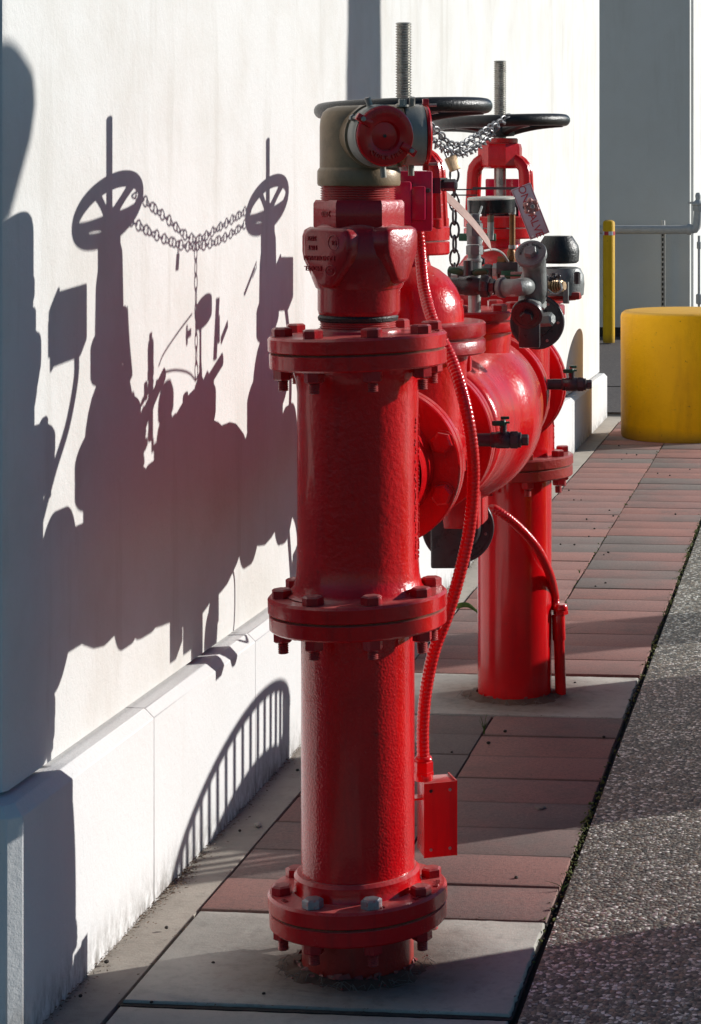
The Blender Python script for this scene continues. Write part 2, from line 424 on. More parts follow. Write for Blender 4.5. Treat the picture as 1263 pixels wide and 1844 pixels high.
def aggregate():
    m, nt, b = newmat('exposed_aggregate'); co = coords(nt, True)
    def vor(scale, feat='F1'):
        v = N(nt, "ShaderNodeTexVoronoi", feature=feat); v.inputs["Scale"].default_value = scale
        mp = N(nt, "ShaderNodeMapping"); mp.inputs["Scale"].default_value = (1, .85, 1)
        nt.links.new(co, mp.inputs[0])
        ad = N(nt, "ShaderNodeVectorMath", operation='ADD'); nt.links.new(mp.outputs[0], ad.inputs[0])
        no = N(nt, "ShaderNodeTexNoise"); no.inputs["Scale"].default_value = scale * .6; nt.links.new(co, no.inputs["Vector"])
        sc_ = N(nt, "ShaderNodeVectorMath", operation='SCALE'); nt.links.new(no.outputs["Color"], sc_.inputs[0]); sc_.inputs["Scale"].default_value = .9 / scale
        nt.links.new(sc_.outputs[0], ad.inputs[1]); nt.links.new(ad.outputs[0], v.inputs["Vector"]); return v
    v = vor(112); e = vor(112, 'DISTANCE_TO_EDGE')
    s = N(nt, "ShaderNodeSeparateColor"); nt.links.new(v.outputs["Color"], s.inputs[0])
    c = ramp(nt, s.outputs[0], [(0, (.045, .045, .042)), (.15, (.13, .125, .11)), (.26, (.34, .31, .24)), (.40, (.10, .098, .09)), (.55, (.36, .28, .20)), (.68, (.14, .14, .13)), (.84, (.62, .59, .50)), (.94, (.92, .90, .83))])
    ed = ramp(nt, e.outputs["Distance"], [(0.0, (1,) * 3), (.10, (0,) * 3)])
    c = mix(nt, ed, c, (.05, .046, .04))
    pt_ = ramp(nt, noise(nt, co, 7, 5, .75), [(.66, (0,) * 3), (.70, (1,) * 3)]); c = mix(nt, math_(nt, 'MULTIPLY', pt_, .45), c, (.46, .44, .40))
    big = noise(nt, co, 1.4, 5, .6)
    c = mix(nt, math_(nt, 'MULTIPLY', ramp(nt, big, [(.4, (0,) * 3), (.7, (1,) * 3)]), .25), c, (.09, .08, .075))
    nt.links.new(c, b.inputs["Base Color"]); b.inputs["Roughness"].default_value = .62
    h = ramp(nt, v.outputs["Distance"], [(0, (1,) * 3), (.75, (0,) * 3)])
    bump(nt, b, [(h, .0036), (noise(nt, co, 500, 2, .6), .0006)])
    return m
M['aggregate'] = aggregate()
def asphalt():
    m, nt, b = newmat('asphalt'); co = coords(nt, True)
    n = noise(nt, co, 60, 6, .85); n2 = noise(nt, co, 2.2, 6, .7)
    c = mix(nt, ramp(nt, n, [(.4, (0,) * 3), (.68, (1,) * 3)]), (.07, .06, .055), (.25, .215, .20))
    c = mix(nt, math_(nt, 'MULTIPLY', n2, .4), c, (.06, .055, .055))
    nt.links.new(c, b.inputs["Base Color"]); b.inputs["Roughness"].default_value = .85
    bump(nt, b, [(n, .005)]); return m
M['asphalt'] = asphalt()
M['leaf'] = plain('green_blade', (.07, .14, .02), .5, 0, .35, 60, .0002, 200)
M['moss'] = plain('moss', (.09, .11, .02), .8, 0, .5, 80, .001, 200)
M['seed'] = plain('dark_seed', (.025, .018, .014), .7, 0, .4, 100, .001, 300)
M['litter'] = plain('dry_litter', (.13, .085, .055), .8, 0, .6, 60, .0004, 200)
M['flake'] = plain('torn_red_wrap', (.22, .02, .02), .5, 0, .5, 80, .001, 100, dirt=(.06, .04, .035), dirt_amt=.8)
M['cobweb'] = plain('pale_fibre', (.17, .15, .13), .8, 0, .3, 60, .0002, 200)
M['bark'] = plain('palm_bark', (.16, .12, .09), .9, 0, .4, 12, .01, 30)
M['foliage'] = plain('clipped_foliage', (.05, .08, .02), .7, 0, .5, 30, .02, 40)
M['slat'] = plain('dark_coated_slats', (.03, .035, .035), .4, .2, .2, 30, .0003, 100)

# ================================================================= GROUND
g = MB().box(400, 400, .02, T(0, 150, -.034)); tag(obj('ground', g, M['sub']), kind='structure')
XW, XP, XS, XM, XR = -1.48, -1.43, -1.32, -.958, -.582
YE = 14.25
tag(obj('concrete_strip', MB().box(XS - XP + .2 - .006, YE + .05 - 2.4, .05, T((XS + XP - .2) / 2 - .003, (YE + .05 + 2.4) / 2, -.029), c=.004), M['strip']), kind='structure')
# aggregate walk
a = MB().box(14, 16.2 - 1.0 - 1.6, .05, T(XR + .014 + 7, (1.0 + 14.6) / 2, -.027), c=.004)
tag(obj('aggregate_path', a, M['aggregate']), kind='structure')
tag(obj('asphalt_road', MB().box(60, 46, .02, T(10, 14.62 + 23, -.020)), M['asphalt']), kind='structure')
tag(obj('driveway_joint', MB().box(5, .02, .01, T(-1.9, 16.4, -.0105)), M['joint']), kind='structure')
# sidewalk with paver children
side = empty('sidewalk', (0, 0, 0)); tag(side, kind='structure')
tag(obj('bedding', MB().box(XR - XS, YE + .4 - 3, .02, T((XR + XS) / 2, (YE + .4 + 3) / 2, -.012 - .008)), M['sub'], side), kind='structure')
pav_cache = []
def paver_mesh(w_, l_):
    mb = MB().box(w_, l_, .035, I4, c=.0022)
    me = mb.mesh('paver', ang=40); me.materials.append(M['paver']); return me
pw = [(XM - XS) - .0045, (XR - XM) - .0045]
base_m = [paver_mesh(pw[0], .2115), paver_mesh(pw[1], .2115), paver_mesh(pw[0], .2015), paver_mesh(pw[1], .2015)]
rows = [(4.57 + .215 * i, 0) for i in range(8)]
rows += [(6.815 + .2052 * i, 2) for i in range(37)]
for (y0, k) in rows:
    ln = .215 if k == 0 else .2052
    if y0 + ln > 14.42: break
    for c_ in (0, 1):
        cx = (XS + XM) / 2 if c_ == 0 else (XM + XR) / 2
        dy = (0, .035)[c_] if k == 2 else (0, 0)[c_]
        o = loc_obj('paver', base_m[k + c_], side, (cx + random.uniform(-.0022, .0022), y0 + ln / 2 + dy + random.uniform(-.0008, .0008), -.0175 + random.uniform(-.0026, .0014)))
        o.rotation_euler = (random.uniform(-.003, .003), random.uniform(-.003, .003), random.uniform(-.0025, .0025))
def slab(y0, y1, x0=XS, x1=XR, name='concrete_slab', z=.002):
    mb = MB(); n = 40
    # slightly ragged front and right edges
    poly = []
    for i in range(n): poly.append((lerp(x0 + .004, x1 - .004, i / n), y0 + .004 + random.uniform(0, .0025)))
    for i in range(n): poly.append((x1 - .004 + random.uniform(-.003, .001), lerp(y0 + .004, y1 - .006, i / n)))
    for i in range(n): poly.append((lerp(x1 - .004, x0 + .004, i / n), y1 - .006 + random.uniform(-.002, .001)))
    for i in range(n): poly.append((x0 + .004, lerp(y1 - .006, y0 + .004, i / n)))
    mb.prism(poly, -.04, z, c=.004)
    o = obj(name, mb, M['pad'], side); tag(o, kind='structure'); return o
slab(4.04, 4.557)
slab(6.292, 6.812)
for y_, h_ in ((4.0385, -.0035), (4.5625, -.006), (6.292, -.006), (6.8135, -.006)):
    tag(obj('joint_dirt', MB().box(XR - XS, .016, .03, T((XR + XS) / 2, y_, h_ - .015)), M['joint'], side), kind='stuff')
slab(2.4, 4.033, z=-.003)

# ================================================================= NEAR BUILDING
bld = tag(empty('building', (XP, 3.81, 0)), 'white stucco building wall with a chamfered plinth, striped by the shadow of the red pipes', 'building')
def led(y): return .392 - .0138 * (y - 4.6)
ws = MB()
ya, yb = 3.873, YE
r_ = .02
def wring(z0f, z1):
    vs = []; prof = [(XW, yb), (XW, ya + r_), (XW - r_ * .3, ya + r_ * .3), (XW - r_, ya), (-8, ya), (-8, yb)]
    for (x, y) in prof: vs.append((x, y, z0f(y)))
    for (x, y) in prof: vs.append((x, y, z1))
    n = len(prof); fs = [((i + 1) % n, i, i + n, (i + 1) % n + n) for i in range(n)]
    fs.append(tuple(range(n))); fs.append(tuple(n + i for i in range(n - 1, -1, -1)))
    return vs, fs
ws.add(*wring(lambda y: led(y) + .018 + .011, 6.5))
wo = obj('wall', ws, M['wall'], bld, ang=30); fix_normals(wo.data)
co_ = MB().box(6.4, yb - ya - .06, .6, T(-8 + 3.2 + .08, (ya + yb) / 2 + .0, .28)); obj('wall_footing', co_, M['joint'], bld)
ys = [3.81, 4.603, 5.44] + [5.44 + .86 * i for i in range(1, 11)] + [YE + .01]
for i in range(len(ys) - 1):
    y0, y1 = ys[i] + .0015, ys[i + 1] - .0015
    if i == 0: y0 = ys[0]
    mb = MB(); vs = []
    for y in (y0, y1):
        zc = led(y); e = 0
        vs += [(XW - .1, y, -.05), (XP, y, -.05), (XP, y, zc), (XP - .020, y, zc + .020), (XW - .1, y, zc + .022)]
    n = 5
    if i == 0:                              # chamfered vertical corner at the near end
        c = .022; zc = led(y0)
        mb.add([(XW - .6, y0, -.05), (XP - c, y0, -.05), (XP, y0 + c, -.05), (XP, y1, -.05), (XW - .6, y1, -.05),
                (XP - c, y0, zc), (XP, y0 + c, zc), (XP, y1, led(y1)),
                (XW - .6, y0, zc), (XP - c - .012, y0 + .012, zc + .02), (XP - .02, y0 + c + .01, zc + .02), (XP - .02, y1, led(y1) + .02), (XW - .6, y1, led(y1) + .022), (XW - .6, y0 + .012, zc + .022)],
               [(0, 1, 5, 8), (1, 2, 6, 5), (2, 3, 7, 6), (8, 5, 9, 13), (5, 6, 10, 9), (6, 7, 11, 10), (9, 10, 11, 12, 13), (3, 4, 12, 11, 7), (4, 3, 2, 1, 0)])
    else:
        mb.add(vs, [(j, (j + 1) % n, (j + 1) % n + n, j + n) for j in range(n)] + [tuple(range(n - 1, -1, -1)), tuple(range(n, 2 * n))])
    o = obj('plinth_block', mb, M['plinth'], bld, origin=(XP, (y0 + y1) / 2, 0), ang=25); fix_normals(o.data)
    bm = bmesh.new(); bm.from_mesh(o.data)
    bmesh.ops.bevel(bm, geom=[e for e in bm.edges if e.calc_length() > .02], offset=.0018, segments=1, affect='EDGES'); bm.to_mesh(o.data); bm.free()

# ================================================================= FAR BUILDING
far = tag(empty('building', (-1.355, 21.6, 0)), 'far pale grey building in shade, white sunlit side, beyond the driveway', 'building')
obj('wall', MB().box(14, 20, 9, T(-1.355 - 7, 21.6 + 10, 4.45), c=.01), M['farwall'], far)
obj('base_course', MB().box(13.9, .03, .10, T(-1.375 - 7, 21.6 - .013, .03)), M['joint'], far)
# thin added skin: brightness of the sunlit side put into a paler colour
obj('lit_side_skin', MB().box(.02, 19.8, 8.9, T(-1.355 + .012, 21.6 + 10.1, 4.46)), M['wall'], far)
pp = tag(empty('wall_pipe', (-1.6, 21.4, 1.04)), 'pale grey horizontal pipe running along the shaded far wall to an upright valve', 'pipe')
D_ = 21.25
A_ = uv2w(1060, 413.5, D_); B_ = uv2w(1242, 413, D_); C_ = uv2w(1257, 396, D_); E_ = uv2w(1258, 380, D_)
obj('pipe', MB().tube(resample(smooth_path([A_, lerp(A_, B_, .5), B_, lerp(B_, C_, .5) + Vector((.025, 0, -.02)), C_, E_], 8), .03), .042, 16), M['pipe_grey'], pp)
ringm = MB()
for (u_, v_, d0) in ((1242, 413, (1, 0, 0)),): ringm.cyl(.053, -.02, .02, 16, frame(uv2w(u_, v_, D_), d0))
obj('coupling', ringm, M['pipe_grey'], pp)
va = frame(E_, (0, 0, 1))
obj('valve', MB().lathe([(.05, 0), (.055, .02), (.05, .05), (.06, .06), (.06, .075), (.035, .10), (.025, .11), (.03, .15), (.02, .175), (.0, .18)], 16, va), M['pipe_grey'], pp)
obj('valve_handle', MB().box(.10, .02, .02, T(*(E_ + Vector((-.05, 0, .08))))), M['pipe_grey'], pp)
sp = tag(empty('strut_post', (-1.6, 21.45, 0)), 'thin steel channel post carrying the grey pipe on the far wall', 'bracket')
x0 = uv2w(1194.5, 400, 21.45)
obj('channel', MB().box(.042, .03, 1.12, T(x0.x, 21.42, .56)), M['galv'], sp)
sl = MB()
for i in range(20): sl.box(.016, .004, .028, T(x0.x - .003, 21.402, .08 + i * .048))
tag(obj('slot', sl, M['joint'], sp), kind='stuff')
obj('pipe_clamp', MB().box(.03, .13, .10, T(x0.x + .005, 21.36, 1.08), c=.004), M['galv'], sp)
rp = tag(empty('riser_pipe', (-1.3, 21.2, 0)), 'thin upright grey pipe with couplings before the sunlit white side wall', 'pipe')
p1 = uv2w(1259.5, 424, D_)
obj('pipe', MB().cyl(.013, 0, p1.z, 12, T(p1.x, p1.y, 0)), M['pipe_grey'], rp)
obj('coupling', MB().cyl(.03, .33, .43, 12, T(p1.x, p1.y, 0), c=.01), M['pipe_grey'], rp)
obj('coupling', MB().cyl(.022, .86, .93, 12, T(p1.x, p1.y, 0), c=.006), M['pipe_grey'], rp)

# ================================================================= YELLOW THINGS
def drum(x, y, label, name='concrete_bollard'):
    mb = MB(); r = .388
    mb.lathe([(r - .008, 0), (r, .012), (r, .40), (r, .715), (r - .006, .735), (r - .022, .748), (r - .05, .752), (.2, .757), (.001, .76)], 96, T(x, y, 0),
             rfun=lambda a, z: 1 + .004 * math.sin(3 * a + 1) + .003 * math.sin(7 * a + z * 5))
    o = obj(name, mb, M['yellow'], origin=(x, y, 0)); tag(o, label, 'bollard'); return o
d0 = uv2w(1235, 785, 13.25)
drum(d0.x, d0.y, 'wide short yellow concrete bollard standing at the far end of the pavers')
b0 = uv2w(1097, 616, 20.75)
tb = tag(empty('slim_bollard', (b0.x, b0.y, 0)), 'tall slim yellow bollard with a red and white band, before the far grey wall', 'bollard')
obj('post', MB().lathe([(.054, 0), (.056, .02), (.056, 1.12), (.05, 1.135), (.03, 1.145), (.001, 1.148)], 28, T(b0.x, b0.y, 0)), M['yellow2'], tb)
for k in range(8):
    mb = MB(); a0, a1 = k * math.pi / 4 - 2.3, (k + 1) * math.pi / 4 - 2.3; vs = []
    for i in range(7):
        a = lerp(a0, a1, i / 6)
        for z in (1.005, 1.04): vs += [(b0.x + .0565 * math.cos(a), b0.y + .0565 * math.sin(a), z), (b0.x + .058 * math.cos(a), b0.y + .058 * math.sin(a), z)]
    fs = []
    for i in range(6):
        q = i * 4; fs += [(q + 1, q + 5, q + 7, q + 3), (q, q + 1, q + 5, q + 4)[::-1], (q + 2, q + 3, q + 7, q + 6)]
    mb.add(vs, fs); obj('reflective_band', mb, M['redband'] if k % 2 == 0 else M['white'], tb)

# ================================================================= THE PIPE ASSEMBLY
FX, FY = -.92, 4.28
asm = tag(empty('fire_pipe_assembly', (FX, FY, 0)), 'red fire service pipe assembly with two black handwheels standing in front of the white wall', 'fire pipework')
DA = math.atan2(-.9776, .2103)              # direction from the near post to the camera
TILT = -.028                                # flanges sit a touch out of level

# shared fasteners (local: z up, origin on the flange face)
def hexmesh(name, r, h, mat, washer=False):
    mb = MB()
    if washer: mb.cyl(r * 1.12, 0, .003, 16)
    mb.lathe([(r, 0 if not washer else .003), (r, h - .003), (r - .0045, h)], 6)
    me = mb.mesh(name, ang=30); me.materials.append(M[mat]); return me
def threads(r, z0, z1, pitch, seg=20, mb=None, Mx=I4, dp=.82):
    mb = mb or MB(); n = max(1, int(abs(z1 - z0) / pitch)); p = []
    for i in range(n):
        za = z0 + (z1 - z0) * i / n; d = (z1 - z0) / n
        p += [(r * dp, za), (r, za + d * .38), (r, za + d * .50), (r * dp, za + d * .90)]
    return mb.lathe(p, seg, Mx)
BH = hexmesh('bolt', .0205, .017, 'red_dusty')
BHC = hexmesh('bolt', .0205, .017, 'chip')
NT = hexmesh('nut', .0195, .021, 'red_dusty')
st_ = threads(.0105, 0, .020, .0032, 14); ST = st_.mesh('stud'); ST.materials.append(M['thread_red'])
BP = hexmesh('bolt', .0225, .020, 'red', True)

def flange_pair(name, x, y, z_bot, z_seam, z_top, r=.1745, mat='red', a_off=R(22.5), tilt=TILT, chips=(), hub=None, bolts_up=True, skip_top=()):
    """two stacked flanges as one part; bolts, nuts and studs are its sub-parts"""
    zc = z_seam; mb = MB(); c = .0035
    ir = lambda a, z: 1 + .0022 * math.sin(5 * a + 2) + .0016 * math.sin(11 * a)
    mb.lathe([(.10, z_bot - zc), (r - .002 - c, z_bot - zc), (r - .002, z_bot - zc + c), (r - .002, -.003), (r - .006, -.0012)], 72, rfun=ir)
    mb.lathe([(r - .004, .0012), (r, .004), (r, z_top - zc - c * 1.4), (r - c * 1.3, z_top - zc), (.09, z_top - zc + .0015)], 72, rfun=ir)
    if hub: mb.lathe([(hub[0] + .004, z_top - zc - .002), (hub[0], z_top - zc + .006), (hub[0], z_top - zc + hub[1] - .006), (hub[0] - .006, z_top - zc + hub[1]), (.1, z_top - zc + hub[1] + .001)], 64)
    me = mb.mesh(name); me.materials.append(M[mat])
    o = bpy.data.objects.new(name, me); COL.objects.link(o); place(o, (x, y, zc), asm); o.rotation_euler = (0, tilt, 0)
    gk = MB().lathe([(r - .006, -.0022), (r - .0045, 0), (r - .006, .0022)], 72).mesh('gasket'); gk.materials.append(M['gasket']); loc_obj('gasket', gk, o, (0, 0, 0))
    rb = r - .0265
    for k in range(8):
        a = -math.pi / 2 + a_off + k * math.pi / 4
        px, py = rb * math.cos(a), rb * math.sin(a)
        if k not in skip_top:
            loc_obj('bolt', BHC if k in chips else BH, o, (px, py, z_top - zc + .0008), random.uniform(0, 1))
        loc_obj('nut', NT, o, (px, py, z_bot - zc), rot=(math.pi, 0, random.uniform(0, 1)))
        loc_obj('stud', ST, o, (px, py, z_bot - zc - .021 - .020 - random.uniform(-.004, .003)))
    return o

F1 = flange_pair('top_flange', FX, FY, 1.172, 1.204, 1.236)
F2 = flange_pair('middle_flange', FX, FY, .664, .696, .7295)
F3 = flange_pair('bottom_flange', FX, FY, .088, .121, .155, chips=(0, 7), hub=(.1225, .034))
F1['label'] = 'topmost flange pair of the near post'; F2['label'] = 'flange pair half way up the near post'; F3['label'] = 'lowest flange pair of the near post, two bolt heads chipped to bare metal'

def rough_pipe(amp):
    ph = [random.uniform(0, 6.28) for _ in range(4)]
    return lambda a, z: 1 + amp * (math.sin(3 * a + ph[0] + 2.1 * z) + .6 * math.sin(5 * a + 7 * z + ph[1]))
base = MB().lathe([(.109, -.02), (.109, .05), (.1085, .088)], 64, T(FX, FY, 0), cap=False)
tag(obj('base_pipe', base, M['red_rust'], asm), 'faded red stub between the pad and the lowest flange')
lp = MB().lathe([(.1095, .15)] + [(.1105, z / 100) for z in range(20, 66, 5)] + [(.1105, .664)], 96, T(FX, FY, 0), cap=False, rfun=rough_pipe(.0009))
obj('lower_pipe', lp, M['red_pipe'], asm)
tee = MB()
prof = [(.142, .729), (.134, .733), (.125, .744), (.1205, .765)] + [(.1182, .80 + .04 * i) for i in range(9)] + [(.121, 1.145), (.126, 1.160), (.137, 1.173)]
tee.lathe(prof, 96, T(FX, FY, 0), cap=False, rfun=rough_pipe(.0018))
bM = frame((FX, FY + .05, .95), (0, 1, 0))
tee.lathe([(.1175, 0), (.1175, .10), (.121, .13), (.132, .147), (.15, .15)], 64, bM, cap=False)
teeo = obj('tee_body', tee, M['red_tee'], asm)
# raised casting letters running up the right flank of the tee
tl = MB()
def onpost(r, b, z): # b degrees to the right of the camera direction
    a = DA + R(b); return Vector((FX + r * math.cos(a), FY + r * math.sin(a), z))
for i in range(34):
    z = .80 + i * .0082
    for b in (70, 84):
        if random.random() < .8:
            p = onpost(.1185, b + random.uniform(-2, 2), z + random.uniform(-.002, .002)); d = p - Vector((FX, FY, p.z))
            tl.box(.005, random.uniform(.004, .011), .0035, frame(p, d) @ RZ(random.choice((0, .5, 1.57, -.5))), c=.001)
tag(obj('cast_lettering', tl, M['red_tee'], teeo), kind='stuff')
# drip cover and gland where the inlet body screws in
obj('weld_ring', MB().lathe([(.086, 1.2365), (.084, 1.243), (.074, 1.247)], 48, T(FX, FY, 0), cap=False), M['red_dusty'], asm)
obj('threaded_nipple', threads(.0745, 1.242, 1.275, .0042, 48, Mx=T(FX, FY, 0), dp=.965), M['thread_red'], asm)
obj('seal_ring', MB().lathe([(.068, 1.258), (.0775, 1.262), (.079, 1.268), (.075, 1.274)], 48, T(FX, FY, 0), cap=False, rfun=lambda a, z: 1 + .012 * math.sin(9 * a) * math.sin(4 * a)), M['grime'], asm)
# --- inlet body
ib = MB(); C0 = T(FX + .002, FY, 0)
ib.lathe([(.070, 1.268), (.0785, 1.274), (.0805, 1.282), (.0805, 1.322), (.083, 1.328)], 64, C0)
ib.lathe([(.084, 1.325), (.092, 1.345), (.095, 1.38), (.093, 1.425), (.086, 1.442), (.074, 1.452)], 64, C0)
hexa0 = DA + R(30)
ib.lathe([(.085, 1.440), (.0885, 1.446), (.0885, 1.490), (.084, 1.497)], 6, C0, a0=hexa0)
def boss(beta, w_, z0, z1, zt, rad, mb):
    """shield-shaped boss facing beta degrees right of the camera"""
    a = DA + R(beta); d = Vector((math.cos(a), math.sin(a), 0))
    poly = [(-w_, z1 - .016), (-w_ + .006, z1 - .004), (-w_ + .018, z1), (w_ - .018, z1), (w_ - .006, z1 - .004), (w_, z1 - .016), (w_, zt + .012), (w_ - .004, zt - .004), (w_ * .38, z0 + .006), (w_ * .2, z0), (-w_ * .2, z0), (-w_ * .38, z0 + .006), (-w_ + .004, zt - .004), (-w_, zt + .012)]
    side_ = Vector((-d.y, d.x, 0))          # to the right seen from outside
    Mx = Matrix((side_, Vector((0, 0, 1)), d)).transposed().to_4x4(); Mx.translation = Vector((FX, FY, 0))
    mb.prism(poly, .03, rad, Mx, c=.010); return Mx
bA = boss(-38, .058, 1.328, 1.444, 1.385, .101, ib)
bB = boss(58, .060, 1.335, 1.446, 1.395, .104, ib)
boss(-128, .055, 1.33, 1.444, 1.385, .100, ib); boss(148, .055, 1.33, 1.444, 1.385, .098, ib)
inl = obj('inlet_body', ib, M['red_dusty'], asm, ang=50); fix_normals(inl.data)
tag(inl, 'hexagonal red inlet casting with raised upside-down lettering')

def text_mb(s, size, depth, Mx, mb=None, align='CENTER', bend=None, spacing=1.0):
    cu = bpy.data.curves.new('t', 'FONT'); cu.body = s; cu.size = size; cu.extrude = depth / 2; cu.align_x = align; cu.align_y = 'CENTER'
    cu.resolution_u = 2; cu.space_character = spacing
    if bend is None: cu.bevel_depth = depth * .12
    o = bpy.data.objects.new('t', cu); me = bpy.data.meshes.new_from_object(o)
    mb = mb or MB(); vs = []
    for q in me.vertices:
        x, y, z = q.co
        if bend:                            # bend on a circle of radius `bend` (text reads round the ring)
            a = -x / bend + (math.pi / 2 if bend > 0 else -math.pi / 2)
            rr = abs(bend) + (y if bend > 0 else -y)
            if bend < 0: a = -x / bend - math.pi / 2
            vs.append((rr * math.cos(a), rr * math.sin(a), z))
        else: vs.append((x, y, z))
    mb.add(vs, [tuple(p.vertices) for p in me.polygons], Mx)
    bpy.data.meshes.remove(me); bpy.data.objects.remove(o); bpy.data.curves.remove(cu)
    return mb
tx = MB(); flip = RZ(math.pi)
for s_, (x, z), sz in (("SIZE", (-.036, 1.424), .0125), ("LIST", (-.034, 1.406), .0125), ("RANDLEMAN", (-.0165, 1.386), .0125), ("MODEL", (-.032, 1.366), .0125)):
    text_mb(s_, sz, .0022, bA @ T(x + .002, z, .1013) @ flip, tx)
text_mb("UL", .012, .0022, bA @ T(.020, 1.416, .1013) @ flip, tx); text_mb("FM", .009, .0022, bA @ T(.013, 1.362, .1013) @ flip, tx)
for (x, z, r1, r2) in ((.020, 1.416, .0125, .0105), (.013, 1.362, .012, .0092)):
    tx.tube([bA @ Vector((x + r1 * math.cos(a / 24 * 6.2832), z + r1 * math.sin(a / 24 * 6.2832) * (1.15 if r2 > .01 else .85), .1012)) for a in range(24)], .0009, 6, True)
obj('raised_lettering', tx, M['red_dusty'], inl)
ah = DA - R(60) ; dh = Vector((math.cos(ah), math.sin(ah), 0)); sh = Vector((-dh.y, dh.x, 0))
hM = Matrix((sh, Vector((0, 0, 1)), dh)).transposed().to_4x4(); hM.translation = Vector((FX + .002, FY, 0))
obj('raised_lettering', text_mb("2010", .017, .0024, hM @ T(.006, 1.471, .077) @ flip), M['red_dusty'], inl)
for fo_, z_, bs in ((F3, .034, ((16, "635"), (48, "3/4 A"), (80, "150 B16"), (-62, "420"))), (F1, .032, ((82, "150"),))):
    tm = MB()
    for b_, t_ in bs:
        a = DA + R(b_); text_mb(t_, .013, .003, T(.147 * math.cos(a) if 0 else 0, 0, z_ + .001) @ RZ(a + math.pi / 2), tm, bend=-.158)
    me = tm.mesh('stamped_lettering'); me.materials.append(M['red_dusty']); o = loc_obj('stamped_lettering', me, fo_, (0, 0, 0)); tag(o, kind='stuff')
# --- nipple and bronze elbow
obj('threaded_nipple', threads(.0735, 1.494, 1.5265, .0046, 48, Mx=T(FX, FY, 0), dp=.962), M['thread_red'], asm)
el = MB(); ET = T(FX + .002, FY, 0)
el.lathe([(.072, 1.523), (.0795, 1.525), (.0812, 1.529), (.0812, 1.553), (.079, 1.557), (.0765, 1.560), (.0765, 1.615), (.0765, 1.640), (.0750, 1.655), (.070, 1.668), (.061, 1.676), (.045, 1.680), (.001, 1.682)], 72, ET)
IN = []
for (beta, L, rr) in ((22, .128, .0585), (97, .128, .0585)):
    a = DA + R(beta); d = Vector((math.cos(a), math.sin(a), -.02 if beta < 50 else .02))
    fm = frame(Vector((FX + .002, FY, 1.6225)), d); IN.append((fm, L, beta))
    el.lathe([(.060, .02), (.060, .072), (.063, .078), (.063, .083), (.0575, .085), (.0575, .089)], 56, fm)
el_o = obj('inlet_elbow', el, M['bronze'], asm); tag(el_o, 'weathered olive bronze elbow with two capped inlets')
CAPL = MB()
for (fm, L, beta) in IN:
    sw = MB(); sw.lathe([(.050, .086), (.0595, .088), (.0605, .094), (.0600, .104), (.0600, .118), (.0585, .120), (.0585, .126), (.05, .127)], 56, fm)
    obj('swivel_ring', sw, M['dullgrey'], el_o)
    obj('swivel_lug', MB().cyl(.006, .0, .016, 10, frame(fm @ Vector((.058, .02, .103)), fm.to_3x3() @ Vector((1, .35, 0)))), M['dullgrey'], el_o); lug = MB(); lug.cyl(.006, 0, .02, 10, frame(fm @ Vector((-.06, -.008, .103)), fm.to_3x3() @ Vector((-1, -.1, 0))))
    obj('swivel_lug', lug, M['dullgrey'], el_o)
    cp = MB(); z0 = .1275
    cp.lathe([(.050, z0), (.0565, z0), (.0580, z0 + .002), (.0582, z0 + .006), (.0555, z0 + .0095), (.048, z0 + .0105), (.0335, z0 + .0100), (.0290, z0 + .0085), (.0270, z0 + .003), (.0262, z0 + .0012), (.012, z0 + .0022), (.0036, z0 + .0030)], 72, fm)
    co = obj('inlet_cap', cp, M['red_smooth'], el_o)
    ht = MB().lathe([(.0034, z0 + .0022), (.0034, z0 + .0042), (.0001, z0 + .0042)], 14, fm)
    # lugs with bolts
    if beta < 50:
        ref = fm.to_3x3().inverted()
        rt = ref @ Vector((math.cos(DA + R(beta) + math.pi / 2), math.sin(DA + R(beta) + math.pi / 2), 0)); up = ref @ Vector((0, 0, 1))
        m3 = Matrix((rt, up, rt.cross(up))).transposed().to_4x4(); fr = fm @ m3
        tm = MB(); text_mb("QUICK FIRE", .0125, .0040, fr @ T(0, 0, z0 + .0112), tm, bend=-.0445, spacing=1.12)
        text_mb("WILSON FIRE", .0105, .0026, fr @ T(0, 0, z0 + .0108), tm, bend=.0445, spacing=1.1)
        lt = MB()
        tag(obj('cast_text', tm, M['red_smooth'], el_o), kind='stuff')
        for ang in (150, -32):
            q = fr @ RZ(R(ang)); obj('cap_lug', MB().box(.034, .014, .010, q @ T(.053, 0, z0 + .012), c=.002), M['red_smooth'], el_o)
            sc_ = MB().hexa(.0048, 0, .005, q @ T(.058, 0, z0 + .017)); sc_.tube([q @ Vector((.064, 0, z0 + .012)), q @ Vector((.064, 0, z0 - .022))], .0032, 8); sc_.hexa(.0065, -.026, -.018, q @ T(.064, 0, z0))
            obj('cap_screw', sc_, M['dullgrey'], el_o)
        obj('centre_hole', ht, M['grime'], el_o)
    else:
        lt = MB()
        for sgn in (1, -1):
            c = fm @ Vector((0, 0, z0 + .004)) + Vector((0, 0, sgn * .058))
            obj('cap_lug', MB().box(.012, .010, .026, frame(c, (0, 0, 1), fm.to_3x3() @ Vector((0, 0, 1))), c=.002), M['red_smooth'], el_o)
            q = MB().tube([c + fm.to_3x3() @ Vector((0, 0, -.018)), c + fm.to_3x3() @ Vector((0, 0, .022))], .003, 8)
            obj('cap_screw', q, M['dullgrey'], el_o)
top_lug = MB().cyl(.012, 0, .004, 16, T(*(onpost(.088, 80, 1.679)))); top_lug.hexa(.0085, .004, .015, T(*(onpost(.088, 80, 1.679))))
obj('swivel_lug', top_lug, M['dullgrey'], el_o)

